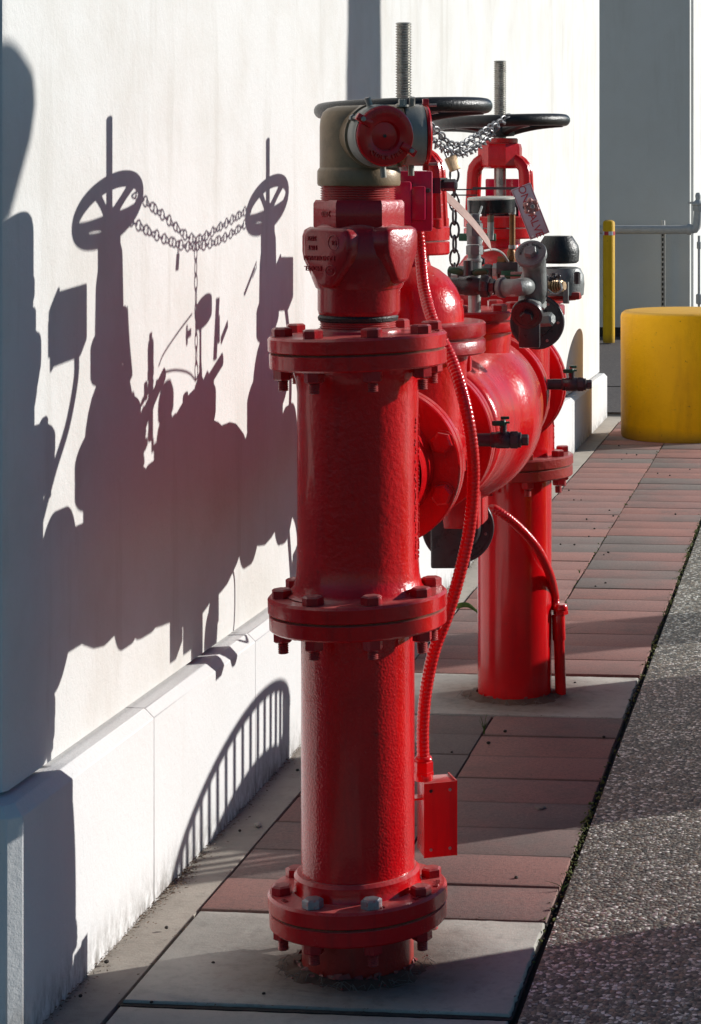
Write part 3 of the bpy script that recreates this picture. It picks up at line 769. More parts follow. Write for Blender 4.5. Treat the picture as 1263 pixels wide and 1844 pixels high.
# --- horizontal run
def yflange(name, y, zc=.95, x=-.925, r=.1715, th=.030, face='near', bolts=True, ring=None):
    mb = MB(); fm = frame((x, y, zc), (0, 1, 0))
    mb.lathe([(.10, 0), (r - .003, 0), (r, .003), (r, th - .003), (r - .003, th), (.10, th)], 72, fm)
    if ring: mb.lathe([(ring + .004, -.006), (ring + .004, .002)], 48, fm)
    o = obj(name, mb, M['red'], asm, origin=(x, y, zc))
    if bolts:
        for k in range(8):
            a = R(22.5) + k * math.pi / 4
            p = (r - .0255) * math.cos(a), (r - .0255) * math.sin(a)
            loc_obj('bolt', BP, o, (p[0], -.0006, p[1]), rot=(R(90), random.uniform(0, 1), 0))
    return o
AX, AZ = -.925, .95
yflange('tee_flange', 4.455, x=-.910, r=.163); yflange('valve_flange', 4.487, bolts=False, x=-.910, r=.163)
yflange('valve_flange', 4.925, bolts=False); yflange('check_flange', 4.957, bolts=False)
# check valve body: stepped, ribbed barrel
def ypro(p, seg=80, x=AX, z=AZ): return MB().lathe(p, seg, frame((x, 0, z), (0, 1, 0)))
cb = ypro([(.12, 4.98), (.128, 4.99), (.128, 5.01), (.165, 5.03), (.172, 5.04), (.174, 5.06), (.175, 5.13), (.170, 5.15), (.176, 5.21), (.180, 5.27), (.186, 5.31), (.198, 5.34), (.206, 5.365), (.2105, 5.39), (.2115, 5.45), (.210, 5.52), (.203, 5.56), (.190, 5.60), (.19, 5.68), (.182, 5.73), (.155, 5.80), (.13, 5.84), (.125, 5.88)])
# raised shoulder with a window notch, seen right of the conduit
chk = obj('check_valve_body', cb, M['red'], asm, ang=32)
cv = MB().lathe([(.128, 1.10), (.132, 1.14), (.134, 1.16), (.158, 1.166), (.160, 1.170), (.160, 1.186), (.157, 1.189), (.150, 1.190), (.150, 1.193), (.161, 1.195), (.161, 1.212), (.157, 1.216), (.08, 1.219), (.001, 1.22)], 72, T(AX + .01, 5.42, 0))
cvo = obj('check_valve_cover', cv, M['red'], asm)
for k in range(8):
    a = k * math.pi / 4 + .2; loc_obj('bolt', BH, cvo, (AX + .01 + .138 * math.cos(a) - FX, 5.42 + .138 * math.sin(a) - FY, 1.2165), random.uniform(0, 1))
ft = MB().box(.10, .09, .09, T(-.895, 5.42, .735), c=.006); ft.box(.085, .05, .10, T(-.883, 5.30, .745), c=.006)
obj('check_valve_foot', ft, M['red'], chk)
tb_ = MB()
for (u, v, D, h) in ((863, 760, 5.18, .05), (968, 665, 6.0, .05)):
    p = uv2w(u, v, D); tb_.cyl(.013, -.03, -.022 + .008, 12, T(*p)); tb_.hexa(.012, -.014, .004, T(*p)); tb_.cyl(.006, .004, .024, 10, T(*p)); tb_.cyl(.006, -.07, -.03, 10, T(*p))
obj('eye_bolt', tb_, M['red'], chk)
nb = uv2w(851, 645, 5.12); obj('casting_lug', MB().box(.035, .03, .06, T(nb.x - .02, nb.y, nb.z), c=.004), M['red'], chk)
obj('cast_date', text_mb("84", .034, .004, frame(AX_p := Vector((AX + .204 * math.sin(R(76)), 5.45, AZ + .204 * math.cos(R(76)))), (math.sin(R(72)), -.25, math.cos(R(72)))) @ RZ(R(0))), M['red'], chk)
yflange('check_flange', 5.905, bolts=False); yflange('valve_flange', 5.937, bolts=False)
yflange('valve_flange', 6.265, bolts=False); RF = yflange('elbow_flange', 6.297, r=.1745, bolts=True)
for k in range(8):                          # bolt heads facing the camera on the rear flange
    pass

# --- gate valves
def gate_valve(x, y, wheel_r, rim_r, wz, near):
    G = T(x, y, 0); gm = MB()
    fy = frame((x, 0, AZ), (0, 1, 0))
    gm.lathe([(.112, y - (.29 if near else .135)), (.112, y - .135), (.118, y - .12), (.135, y - .06), (.142, y), (.135, y + .06), (.118, y + .12), (.112, y + .135)], 64, fy)
    gm.lathe([(.138, .90), (.138, 1.13), (.142, 1.15), (.150, 1.158)], 64, G, cap=False)
    body = obj('gate_valve_body', gm, M['red_tee'] if near else M['red'], asm)
    # bonnet flanges
    fl = MB()
    fl.lathe([(.12, 1.157), (.176, 1.157), (.180, 1.161), (.180, 1.184), (.177, 1.188), (.17, 1.189)], 64, G)
    fl.lathe([(.168, 1.189), (.168, 1.193)], 64, G)
    fl.lathe([(.17, 1.193), (.177, 1.194), (.180, 1.198), (.180, 1.222), (.176, 1.226), (.12, 1.227)], 64, G)
    fo = obj('bonnet_flange', fl, M['red_dusty'], asm)
    bo = MB().lathe([(.133, 1.226), (.132, 1.25), (.126, 1.275), (.115, 1.30), (.099, 1.322), (.078, 1.339), (.060, 1.348), (.056, 1.362), (.056, 1.375)], 64, G)
    obj('bonnet', bo, M['red'], asm)
    yk = MB()
    yk.lathe([(.062, 1.370), (.098, 1.372), (.101, 1.376), (.101, 1.399), (.098, 1.401)], 48, G)
    yk.lathe([(.098, 1.403), (.101, 1.405), (.101, 1.431), (.098, 1.434), (.04, 1.435)], 48, G)
    for sx in (-1, 1):
        for off in (-1, 1):
            yk.cyl(.013, 1.43, 1.452, 14, G @ T(sx * .080 , off * .045, 0), c=.002)
    # yoke arms: two ribs per side bowed outward
    for sx in (-1, 1):
        for sy in (-1, 1):
            pts = []
            for t in range(13):
                tt = t / 12; z = 1.43 + tt * .165
                xx = sx * (lerp(.088, .080, tt) - (.030 * max(0, (tt - .78) / .22) ** 2))
                pts.append((x + xx - sx * .010, y + sy * lerp(.030, .026, tt), z))
            yk.tube(pts, .0165, 10, flat=.72)
        for t in range(12):
            tt = (t + .5) / 12; z = 1.43 + tt * .165; xx = sx * (lerp(.088, .080, tt) - (.030 * max(0, (tt - .78) / .22) ** 2) - .016)
            yk.box(.010, .055, .0145, G @ T(xx, 0, z))
    yk.lathe([(.050, 1.566), (.060, 1.570), (.063, 1.574), (.063, 1.622), (.060, 1.634), (.052, 1.636)], 8, G, a0=R(22.5))
    yk.cyl(.050, 1.634, 1.650, 28, G, c=.003)
    yo = obj('yoke', yk, M['red'], asm, ang=30)
    # gland
    gl = MB().cyl(.030, 1.434, 1.46, 20, G, c=.004); gl.box(.11, .034, .012, G @ T(0, 0, 1.466), c=.003)
    for sx in (-1, 1): gl.cyl(.007, 1.434, 1.487, 10, G @ T(sx * .045, 0, 0)); gl.hexa(.012, 1.472, 1.482, G @ T(sx * .045, 0, 0))
    obj('packing_gland', gl, M['dark'], asm)
    s_ = MB().cyl(.0168, 1.45, 1.66, 20, G); threads(.0178, 1.64, wz[1], .0058, 22, s_, G)
    obj('stem', s_, M['stem'], asm)
    # handwheel
    hw = MB(); o_ = (x, y, wz[0]); seg = 72
    pts = [(wheel_r * math.cos(2 * math.pi * i / seg), wheel_r * math.sin(2 * math.pi * i / seg), 0) for i in range(seg)]
    hw.tube(pts, rim_r, 14, True, flat=1.0)
    hb = wz[0] - 1.652
    hw.lathe([(.020, -hb + .002), (.038, -hb + .003), (.040, -hb + .012), (.036, -hb + .028), (.028, -hb + .036), (.019, -hb + .037)], 28)
    for k in range(5):
        a = R(18 + 72 * k)
        pp_ = []
        for i in range(9):
            t = i / 8; rr = lerp(.028, wheel_r - .004, t); zz = lerp(-hb + .018, -.003, t ** .8)
            pp_.append((rr * math.cos(a), rr * math.sin(a), zz))
        hw.tube(pp_, .0125, 10, rf=lambda t, i: 1.25 - .3 * math.sin(math.pi * t), flat=.95)
    me = hw.mesh('handwheel'); me.materials.append(M['black'])
    ho = bpy.data.objects.new('handwheel', me); COL.objects.link(ho); place(ho, o_, asm); ho.rotation_euler = (0, -.036, 0)
    ho['label'] = 'larger looking black handwheel over the bronze elbow' if near else 'black handwheel of the rear valve, chained to the other'
    return yo
gate_valve(-.930, 4.800, .1790, .0165, (1.692, 1.881), True)
gate_valve(-.912, 6.110, .1790, .0165, (1.694, 1.866), False)

# --- rear riser
RX, RY = -.935, 6.56
flange_pair('rear_flange', RX, RY, .622 + .03, .684, .716, mat='red_rust', a_off=R(22.5), tilt=-.02)
rr_ = MB().lathe([(.110, -.02)] + [(.1105, z / 10) for z in range(1, 7)] + [(.1105, .655)], 80, T(RX, RY, 0), cap=False, rfun=rough_pipe(.0008))
rlo = obj('rear_pipe', rr_, M['red_smooth'], asm)
eb = []
for i in range(15):
    t = i / 14 * math.pi / 2
    eb.append((RX, RY - .20 + .20 * math.cos(t), .75 + .20 * math.sin(t)))
eb = [(RX, RY, .712), (RX, RY, .73)] + eb + [(RX, RY - .235, .95)]
eb = [Vector(p) for p in eb]
obj('rear_elbow', MB().tube(eb, .1185, 64), M['red_tee'], asm)
wl = MB()
for i in range(60):
    p = Vector((RX + .117, RY - .01, .735 + i * .0035)) ; q = max(0, (p.z - .80)); p.y -= q * .9
    wl.box(.006, .006, .004, T(p.x + random.uniform(-.002, .001), p.y, p.z) @ RZ(random.random() * 3), c=.001)
tag(obj('cast_lettering', wl, M['red_tee'], asm), kind='stuff')

# --- conduits
def conduit(pts, r, pitch=.0085):
    p = resample(smooth_path(pts, 14), pitch / 4)
    return MB().tube(p, r, 14, rf=lambda t, i: 1.0 + (.03, .045, 0.0, -.04)[i % 4])
c1 = [uv2w(752, 405, 4.70), uv2w(757, 450, 4.70), uv2w(764, 520, 4.66), uv2w(780, 580, 4.60), uv2w(812, 645, 4.55), uv2w(836, 720, 4.50), uv2w(850, 800, 4.50), uv2w(853, 870, 4.52), uv2w(846, 950, 4.53), uv2w(829, 1030, 4.53), uv2w(807, 1105, 4.53), uv2w(783, 1170, 4.53), uv2w(768, 1240, 4.53), uv2w(762, 1310, 4.53), uv2w(763, 1385, 4.53)]
c1o = obj('flexible_conduit', conduit(c1, .0128), M['red'], asm); tag(c1o, 'long ribbed red conduit curving down beside the near post')
e1 = c1[-1]
cn = MB().hexa(.020, -.005, .018, T(*e1)); cn.lathe([(.017, .018), (.018, .022), (.016, .026), (.014, .027)], 20, T(*e1)); cn.lathe([(.019, -.022), (.019, -.010), (.016, -.005)], 20, T(*e1)); cn.hexa(.021, -.012, -.004, T(*e1))
obj('conduit_connector', cn, M['red_smooth'], c1o)
cn = MB().hexa(.019, -.004, .016, T(*c1[0])); obj('conduit_connector', cn, M['red_rust'], c1o)
st0 = Vector((-.798, 6.57, 0))
c2 = [uv2w(1001, 1098, 6.63), uv2w(999, 1070, 6.63), uv2w(989, 1030, 6.53), uv2w(966, 985, 6.44), uv2w(930, 945, 6.38), uv2w(893, 918, 6.36), uv2w(862, 905, 6.38), Vector((-1.09, 6.2, .85)), Vector((-1.10, 6.24, 1.1)), Vector((-1.0, 6.28, 1.30)), Vector((-.93, 6.29, 1.41))]
c2o = obj('flexible_conduit', conduit(c2, .0130), M['red'], asm); tag(c2o, 'short ribbed red conduit arching down to the stub beside the rear pipe')
stb = MB().lathe([(.0165, -.01), (.0165, .16), (.0200, .165), (.0200, .235), (.0185, .24)], 24, T(*st0) @ Matrix.Rotation(-.03, 4, 'Y')); stb.hexa(.0225, .24, .252, T(*st0)); stb.lathe([(.021, .252), (.022, .258), (.0185, .268), (.017, .27)], 20, T(*st0))
obj('conduit_stub', stb, M['red_smooth'], c2o)
# --- junction box low behind the near post
jb = MB(); jc = uv2w(786, 1468, 4.58)
jm = T(*jc) @ RZ(R(24))
jb.box(.066, .062, .150, jm, c=.002); jb.box(.0035, .066, .154, jm @ T(.0345, 0, 0)) ; jb.box(.12, .03, .004, jm @ T(-.09, 0, .04)) ; jb.box(.068, .003, .152, jm @ T(0, -.033, 0))
jbo = obj('junction_box', jb, M['red_smooth'], asm)
for dx_, dz_ in ((.02, .06), (-.02, -.06), (.02, -.06)):
    obj('box_screw', MB().cyl(.0032, 0, .002, 8, frame(jm @ Vector((dx_, -.0345, dz_)), jm.to_3x3() @ Vector((0, -1, 0)))), M['dullgrey'], jbo)
obj('box_screw', MB().cyl(.0035, 0, .002, 8, frame(jm @ Vector((-.02, -.0345, .06)), jm.to_3x3() @ Vector((0, -1, 0)))), M['grime'], jbo)
# --- tamper switches
def tamper(c, near):
    mb = MB(); m = T(*c) @ RZ(R(8 if near else -5))
    mb.box(.088, .15, .115, m @ T(0, .02, 0), c=.008)
    mb.box(.098, .012, .125, m @ T(0, -.06, 0), c=.005)
    poly = [(-.036, -.04), (.008, -.04), (.014, -.028), (.036, -.028), (.036, -.044), (.04, -.044), (.04, .05), (.012, .05), (.008, .034), (-.036, .034)]
    mb.box(.050, .034, .088, m @ T(-.018, -.074, -.003), c=.006); mb.box(.034, .022, .070, m @ T(.018, -.070, -.004), c=.004)
    o = obj('tamper_switch', mb, M['red_pink'], asm)
    obj('cover_screw', MB().hexa(.0055, 0, .007, frame(m @ Vector((.040, -.066, .022)), m.to_3x3() @ Vector((0, -1, 0)))), M['dark'], o)
    return o
tamper(uv2w(729, 362, 4.58) + Vector((0, .06, 0)), True)
tamper(Vector((-.915, 6.27, 1.475)), False)
br = MB(); pb = uv2w(783, 335, 4.72)
br.box(.040, .09, .004, T(pb.x, pb.y, pb.z + .016)); br.box(.040, .004, .030, T(pb.x, pb.y - .04, pb.z))
bro = obj('switch_bracket', br, M['dark'], asm)
obj('bracket_bolt', MB().hexa(.008, 0, .009, frame((pb.x - .002, pb.y - .042, pb.z + .003), (0, -1, 0))), M['dark'], bro)
p_ = uv2w(812, 333, 4.72); obj('bracket_bolt', MB().hexa(.013, -.02, .014, frame(p_, (1, 0, 0))), M['dark'], bro)
sb = MB(); q0 = uv2w(819, 344, 6.0); q1 = uv2w(957, 340, 6.0)
dx = (q1 - q0)
for dz in (.0075, -.0075): sb.box(.062, .004, .0035, T(*(q0 + dx.normalized() * .031 + Vector((0, 0, dz - .004)))))
sb.box(.004, .004, .018, T(*(q0 + Vector((0, 0, -.004))))); sb.box(.16, .012, .007, T(*(q0 + dx * .62 + Vector((0, 0, .004)))))
obj('switch_bracket', sb, M['dark'], asm)

# --- bypass line, all in front of the check valve towards the pavement
byp = []
def part(name, mb, mat, parent=None, label=None, ang=38):
    o = obj(name, mb, M[mat], parent or asm, ang=ang)
    if label: o['label'] = label
    return o
D1 = 5.16
rA = uv2w(855, 390, 5.20); X_ = lambda v, D=5.20: EYE - (v - 320) / 4000 * D
gx = T(rA.x, rA.y, 0)
rv = MB(); rv.box(.018, .018, .018, gx @ T(0, 0, X_(391.5)) @ RZ(.5), c=.002)
rv.cyl(.0165, X_(400), X_(397), 20, gx, c=.001); rv.hexa(.0195, X_(424), X_(400), gx, a0=.35); rv.cyl(.018, X_(440), X_(424), 24, gx)
rv.hexa(.020, X_(458), X_(441), gx, a0=.2); rv.cyl(.0155, X_(465), X_(458), 20, gx)
part('relief_valve', rv, 'grey_cast', label='upright grey valve with a square head beside the gauge')
rv = MB(); rv.cyl(.0185, X_(472), X_(465), 24, gx, c=.002); rv.cyl(.0165, X_(486), X_(472), 24, gx); rv.cyl(.0150, X_(562), X_(486), 20, gx)
part('bypass_riser', rv, 'galv')
# first ball valve on the horizontal line (v 515)
pz = X_(516, D1)
h0 = uv2w(800, 513, D1 + .03); h1 = uv2w(905, 517, D1); hd = (h1 - h0).normalized(); hm = frame(h0, hd)
def at(u): return (uv2w(u, 515, D1) - h0).length
bv = MB(); bv.lathe([(.015, -.10), (.018, at(812)), (.021, at(815)), (.021, at(830)), (.0225, at(832)), (.0225, at(848)), (.020, at(862)), (.018, at(866))], 24, hm)
bv.cyl(.011, .005, .040, 14, T(*(uv2w(843, 500, D1))))
bvo = part('ball_valve_body', bv, 'dark')
hn = MB()
q = uv2w(843, 491, D1)
hn.lathe([(.0001, .004), (.007, .004), (.009, 0), (.0001, -.004)], 6, T(*q)); part('handle_nut', hn, 'rusty', bvo)
ha = MB()
for s_ in (-1, 1):
    pts = [q + hd * (s_ * .010), q + hd * (s_ * .018) + Vector((0, 0, .001)), q + hd * (s_ * .027) + Vector((0, 0, .003)), q + hd * (s_ * .042) + Vector((0, 0, .004)), q + hd * (s_ * .048) + Vector((0, 0, .001))]
    ha.tube(smooth_path(pts, 4), .0075, 10, flat=.4, rf=lambda t, i: .5 + .6 * math.sin(math.pi * min(1, t * .9 + .1)))
tag(part('valve_handle', ha, 'green', bvo), 'green butterfly handle lying level')
un = MB(); un.lathe([(.026, at(865)), (.0275, at(868)), (.0275, at(877)), (.025, at(881))], 8, hm, a0=.3); un.hexa(.019, at(880), at(892), hm); un.cyl(.0135, at(890), at(905), 20, hm)
part('union_nut', un, 'dark')
# elbow into the strainer
ew = uv2w(940, 515, 5.05)
ep = [uv2w(903, 518, D1), uv2w(915, 518, D1 - .01), uv2w(928, 518, 5.12), uv2w(940, 516, 5.11), uv2w(949, 515, 5.15), uv2w(954, 513, 5.22)]
elb = MB().tube(resample(smooth_path(ep, 8), .006), .0205, 24); ef = frame(ep[0], ep[1] - ep[0]); elb.lathe([(.0225, -.004), (.024, .0), (.024, .007), (.021, .010)], 28, ef)
part('pipe_elbow', elb, 'grey_cast')
# double check body: slanted barrel with two hex-plugged caps
ca = uv2w(956, 455, 5.12); cbm = uv2w(949, 568, 5.14)
dca = Vector((-.05, -.78, .62)).normalized(); dcb = Vector((-.03, -.86, -.48)).normalized()
dk = MB()
fa = frame(ca, dca); fb = frame(cbm, dcb)
dk.tube(smooth_path([ca - dca * .004, ca - dca * .05, ca - dca * .085 + Vector((0, 0, -.05)), cbm - dcb * .08 + Vector((0, 0, .05)), cbm - dcb * .05, cbm - dcb * .004], 6), .034, 28, rf=lambda t, i: 1 - .28 * math.sin(math.pi * t))
part('backflow_barrel', dk, 'grey_cast', label='grey double check barrel with two plugged caps')
for nm, f_ in (('barrel_cap', fa), ('barrel_cap', fb)):
    cp = MB().lathe([(.034, -.014), (.0368, -.012), (.0372, -.002), (.0362, .0), (.030, .0006), (.029, -.0006), (.001, -.0006)], 48, f_)
    cp.lathe([(.0158, -.002), (.0158, .010), (.0142, .012)], 6, f_, a0=.2)
    cpo = part(nm, cp, 'grey_cast' if f_ is fa else 'dark')
    if f_ is fa:
        tm = MB(); text_mb("CAUTION", .0075, .0012, fa @ RZ(R(150)) @ T(0, 0, .0008), tm, bend=-.0245, spacing=1.1); text_mb("SPRING", .0075, .0012, fa @ RZ(R(60)) @ T(0, 0, .0008), tm, bend=-.0245, spacing=1.1)
        part('cast_text', tm, 'dark', cpo)
# round flange plate behind with rectangular apron
dp = uv2w(968, 580, 5.32); fd = frame(dp, (.1, -1, .02))
dm = MB().lathe([(.063, -.010), (.0655, -.008), (.0655, .0), (.063, .003), (.058, .003), (.057, .0015), (.035, .0015), (.033, .012), (.022, .014), (.001, .014)], 56, fd)
dmo = part('round_plate', dm, 'dark', label='upper round dark plate with a square apron, below the water meter')
sc2 = MB()
for k in range(6): sc2.lathe([(.0038, .001), (.0036, .0045), (.0015, .0052), (.0001, .0052)], 10, fd @ RZ(.5 + k * math.pi / 3) @ T(.050, 0, 0))
part('plate_screw', sc2, 'pinkmetal', dmo)
ap = uv2w(954, 603, 5.22); part('apron', MB().box(.050, .035, .060, T(*ap) @ RZ(.1), c=.006), 'dark', dmo)
ap2 = uv2w(985, 575, 5.27); part('side_hub', MB().hexa(.017, -.018, .018, frame(ap2, (1, -.4, .1))), 'grey_cast', dmo)
# lower plate under the check valve
dp = uv2w(825, 950, 5.62); fd = frame(dp, (.12, -1, 0))
dm = MB().lathe([(.088, -.012), (.0915, -.010), (.0915, .0), (.090, .003), (.082, .003), (.081, .001), (.062, .001), (.056, .03), (.052, .034), (.001, .034)], 64, fd)
lpo = part('round_plate', dm, 'dark', label='lower round dark plate hanging under the check valve')
sc2 = MB()
for k in range(6): sc2.lathe([(.004, .0), (.0038, .0045), (.0001, .0052)], 10, fd @ RZ(.3 + k * math.pi / 3) @ T(.072, 0, 0))
part('plate_screw', sc2, 'pinkmetal', lpo)
ap = uv2w(812, 972, 5.50); part('apron', MB().box(.096, .05, .135, T(*ap) @ RZ(.12), c=.006), 'dark', lpo)
part('hanger', MB().box(.05, .05, .12, T(AX + .02, 5.60, .74)), 'red', lpo)
wi = smooth_path([(-.95, 5.66, .80), (-.94, 5.75, .77), (-.94, 5.765, .70), (-.94, 5.75, .62), (-.945, 5.70, .585), (-.95, 5.66, .60)], 8)
part('drain_tube', MB().tube(wi, .0045, 8), 'dark', lpo)
# water meter (two black domes)
mp = uv2w(1006, 480, 5.40); Z54 = lambda v: EYE - (v - 320) / 4000 * 5.40
gx = T(mp.x, mp.y, 0)
up_ = T(mp.x, mp.y, Z54(452)) @ Matrix.Rotation(.03, 4, 'Y')
wm = MB().lathe([(.030, -.034), (.044, -.033), (.050, -.028), (.0515, -.004), (.0490, .010), (.036, .030), (.034, .033), (.001, .034)], 14, T(uv2w(1006, 452, 5.4).x, mp.y, Z54(449)), rfun=lambda a, z: 1)
part('meter_lid', wm, 'black', label='upper faceted black meter lid')
wm = MB().lathe([(.046, -.040), (.054, -.036), (.056, -.010), (.0545, .012), (.046, .028), (.038, .031), (.001, .032)], 12, T(uv2w(1012, 505, 5.4).x, mp.y, Z54(505) + .002))
wm.box(.012, .02, .05, T(uv2w(1020, 515, 5.34).x, mp.y - .06, Z54(524)))
part('meter_lid', wm, 'grey_cast', label='lower faceted grey meter body')
mt = MB().lathe([(.040, 0), (.050, .004), (.052, .010), (.048, .02)], 32, T(uv2w(1008, 535, 5.4).x, mp.y, Z54(540))); mt.box(.15, .05, .018, T(uv2w(1000, 530, 5.4).x - .01, mp.y - .02, Z54(531)), c=.004)
mt.hexa(.008, -.014, .0, T(uv2w(1024, 530, 5.4).x, mp.y - .045, Z54(534)))
mto = part('meter_body', mt, 'red_rust')
# bronze threaded coupling
cm = frame(uv2w(975, 517, 5.25), uv2w(1024, 514, 5.22) - uv2w(975, 517, 5.25)); bc = MB()
for i, (a, b, r) in enumerate(((0, .012, .014), (.012, .018, .018), (.018, .026, .015), (.026, .031, .0185), (.033, .038, .0190), (.040, .044, .0190), (.047, .051, .0185), (.053, .057, .0180))): bc.lathe([(r * .75 - .002, a), (r * .75, a + .001), (r * .75, b - .001), (r * .75 - .002, b)], 20, cm)
bc.cyl(.010, 0, .062, 14, cm)
part('bronze_coupling', bc, 'brass')
cr = MB(); cq = uv2w(985, 500, 5.24)
for i in range(5): cr.ball(.006, T(*(cq + Vector((.010 * i - .012, 0, .004 * math.sin(i * 2.1))))), 8, 5)
part('seal_wire', cr, 'dark')
cr = MB().box(.05, .006, .05, T(*uv2w(968, 515, 5.18)), c=.002); part('name_plate', cr, 'dark')
# second valve with an upright green plate (u 905, v 495)
g2 = uv2w(915, 496, 5.55); v2 = MB().tube([uv2w(812, 490, 5.7), uv2w(940, 490, 5.6)], .0165, 18); v2.box(.055, .03, .03, T(*uv2w(915, 482, 5.58)), c=.003)
v2o = part('rear_ball_valve', v2, 'dark')
pl = MB().box(.034, .005, .024, T(*g2), c=.0022); pl.tube([uv2w(906, 496, 5.54), uv2w(940, 496, 5.54)], .0025, 6)
part('valve_handle', pl, 'green', v2o)
ww = MB().box(.010, .001, .0045, T(*uv2w(905, 497, 5.538))); part('handle_mark', ww, 'white', v2o)
pr = MB().box(.032, .0045, .022, T(*uv2w(931, 497, 5.545)), c=.002); part('handle_bracket', pr, 'pinkmetal', v2o)
# green butterfly handle behind the upright valve (v 426)
g3 = uv2w(860, 427, 5.75); gh = MB().box(.098, .008, .020, T(*g3), c=.0035); gh.cyl(.004, -.006, .006, 8, frame(g3 + Vector((.017, -.004, 0)), (0, -1, 0)))
part('valve_handle', gh, 'green')
gs = MB(); q = uv2w(884, 400, 5.72); gs.cyl(.0085, -.045, .018, 16, T(*q)); part('valve_stem', gs, 'galv')
gs = MB().cyl(.0085, -.018, .000, 16, T(*(q + Vector((0, 0, .018))))); part('valve_stem', gs, 'brass')
for (u_, v_, D_2, ax_, rr, ln, mt_, nm_) in ((880, 489, 5.62, (1, 0, 0), .019, .020, 'dark', 'pipe_coupling'), (893, 489, 5.62, (1, 0, 0), .021, .012, 'galv', 'pipe_coupling'), (866, 470, 5.25, (.3, -1, 0), .011, .018, 'dark', 'hex_plug'),
        (832, 497, 5.30, (0, 0, 1), .016, .022, 'dark', 'pipe_coupling'), (821, 500, 5.30, (1, 0, 0), .013, .020, 'galv', 'pipe_coupling'), (1040, 500, 5.33, (0, 0, 1), .008, .030, 'dark', 'hex_plug'), (998, 497, 5.28, (0, 0, 1), .009, .016, 'dark', 'hex_plug'),
        (975, 548, 5.22, (.8, -.5, 0), .012, .020, 'galv', 'hex_plug'), (905, 468, 5.58, (1, -.2, 0), .009, .022, 'rusty', 'hex_plug'), (871, 500, 5.22, (0, 0, 1), .012, .014, 'dark', 'hex_plug')):
    part(nm_, MB().hexa(rr, -ln / 2, ln / 2, frame(uv2w(u_, v_, D_2), ax_)), mt_)
for pts_, rr in (([(870, 452, 5.3), (890, 449, 5.4), (905, 456, 5.5), (915, 470, 5.56)], .0032), ([(985, 520, 5.2), (1000, 530, 5.2), (1012, 520, 5.2), (1008, 505, 5.22)], .0022), ([(868, 372, 5.5), (862, 395, 5.4), (870, 420, 5.3), (866, 440, 5.26)], .0028)):
    part('thin_tube', MB().tube(smooth_path([uv2w(*q_) for q_ in pts_], 8), rr, 8), 'galv')
# gauge
gc = uv2w(885, 366, 5.60); gm_ = T(*gc) @ Matrix.Rotation(-.02, 4, 'Y') @ Matrix.Rotation(.03, 4, 'X')
ga = MB().lathe([(.050, -.0245), (.0595, -.0235), (.0605, -.020), (.0605, .0095), (.059, .011), (.055, .0115)], 56, gm_)
gao = part('pressure_gauge', ga, 'gauge_black', label='round black pressure gauge lying face up')
part('gauge_window', MB().lathe([(.0598, .010), (.0602, .0135), (.056, .0165), (.03, .018), (.001, .0185)], 56, gm_), 'gauge_glass', gao)
gp = MB().cyl(.0075, EYE - (449 - 320) / 4000 * 5.6, EYE - (384 - 320) / 4000 * 5.6, 16, T(uv2w(923, 400, 5.6).x, uv2w(923, 400, 5.6).y, 0))
part('gauge_pipe', gp, 'rusty', label='rusty brass pipe below the gauge')
gq = uv2w(923, 400, 5.6); z5 = lambda v: EYE - (v - 320) / 4000 * 5.6
part('pipe_collar', MB().cyl(.0095, z5(448), z5(441), 16, T(gq.x, gq.y, 0), c=.001), 'galv')
gp = MB().cyl(.0095, z5(386), z5(378), 16, T(gq.x, gq.y, 0), c=.001); gp.cyl(.012, z5(382), z5(372), 16, T(gq.x - .003, gq.y, 0), c=.002)
part('pipe_collar', gp, 'galv')
gp = MB().lathe([(.009, 0), (.011, .006), (.011, .028), (.009, .034), (.0075, .036)], 16, T(uv2w(921, 470, 5.6).x, gq.y, z5(474))); gp.cyl(.007, 0, .014, 14, frame(uv2w(921, 463, 5.59), (.2, -1, 0)))
part('gauge_cock', gp, 'rusty'); part('gauge_cock', MB().cyl(.010, z5(490), z5(474), 16, T(uv2w(921, 470, 5.6).x, gq.y, 0)), 'galv')
# little knob wheel
kw = uv2w(957, 372, 5.52); fk = frame(kw, (.55, -.83, .02)); kb = MB().lathe([(.0055, -.004), (.0105, -.003), (.0105, .003), (.0055, .004)], 24, fk)
for k in range(6):
    kb.ball(.0068, fk @ RZ(k * math.pi / 3 + .2) @ T(.0165, 0, 0), 10, 6); kb.cyl(.0035, .005, .014, 8, frame(fk @ Vector((0, 0, 0)), (fk.to_3x3() @ Vector((math.cos(k * math.pi / 3 + .2), math.sin(k * math.pi / 3 + .2), 0)))))
kb.tube([fk @ Vector((.0155 * math.cos(t / 24 * 6.2832), .0155 * math.sin(t / 24 * 6.2832), 0)) for t in range(24)], .0036, 8, True)
kno = part('knob_wheel', kb, 'pinkmetal', label='small faded red six lobed valve knob')
part('knob_stem', MB().cyl(.009, -.030, -.003, 14, fk).cyl(.0045, -.003, .008, 8, fk), 'dark', kno)
part('knob_nut', MB().hexa(.006, .003, .008, fk), 'galv', kno)

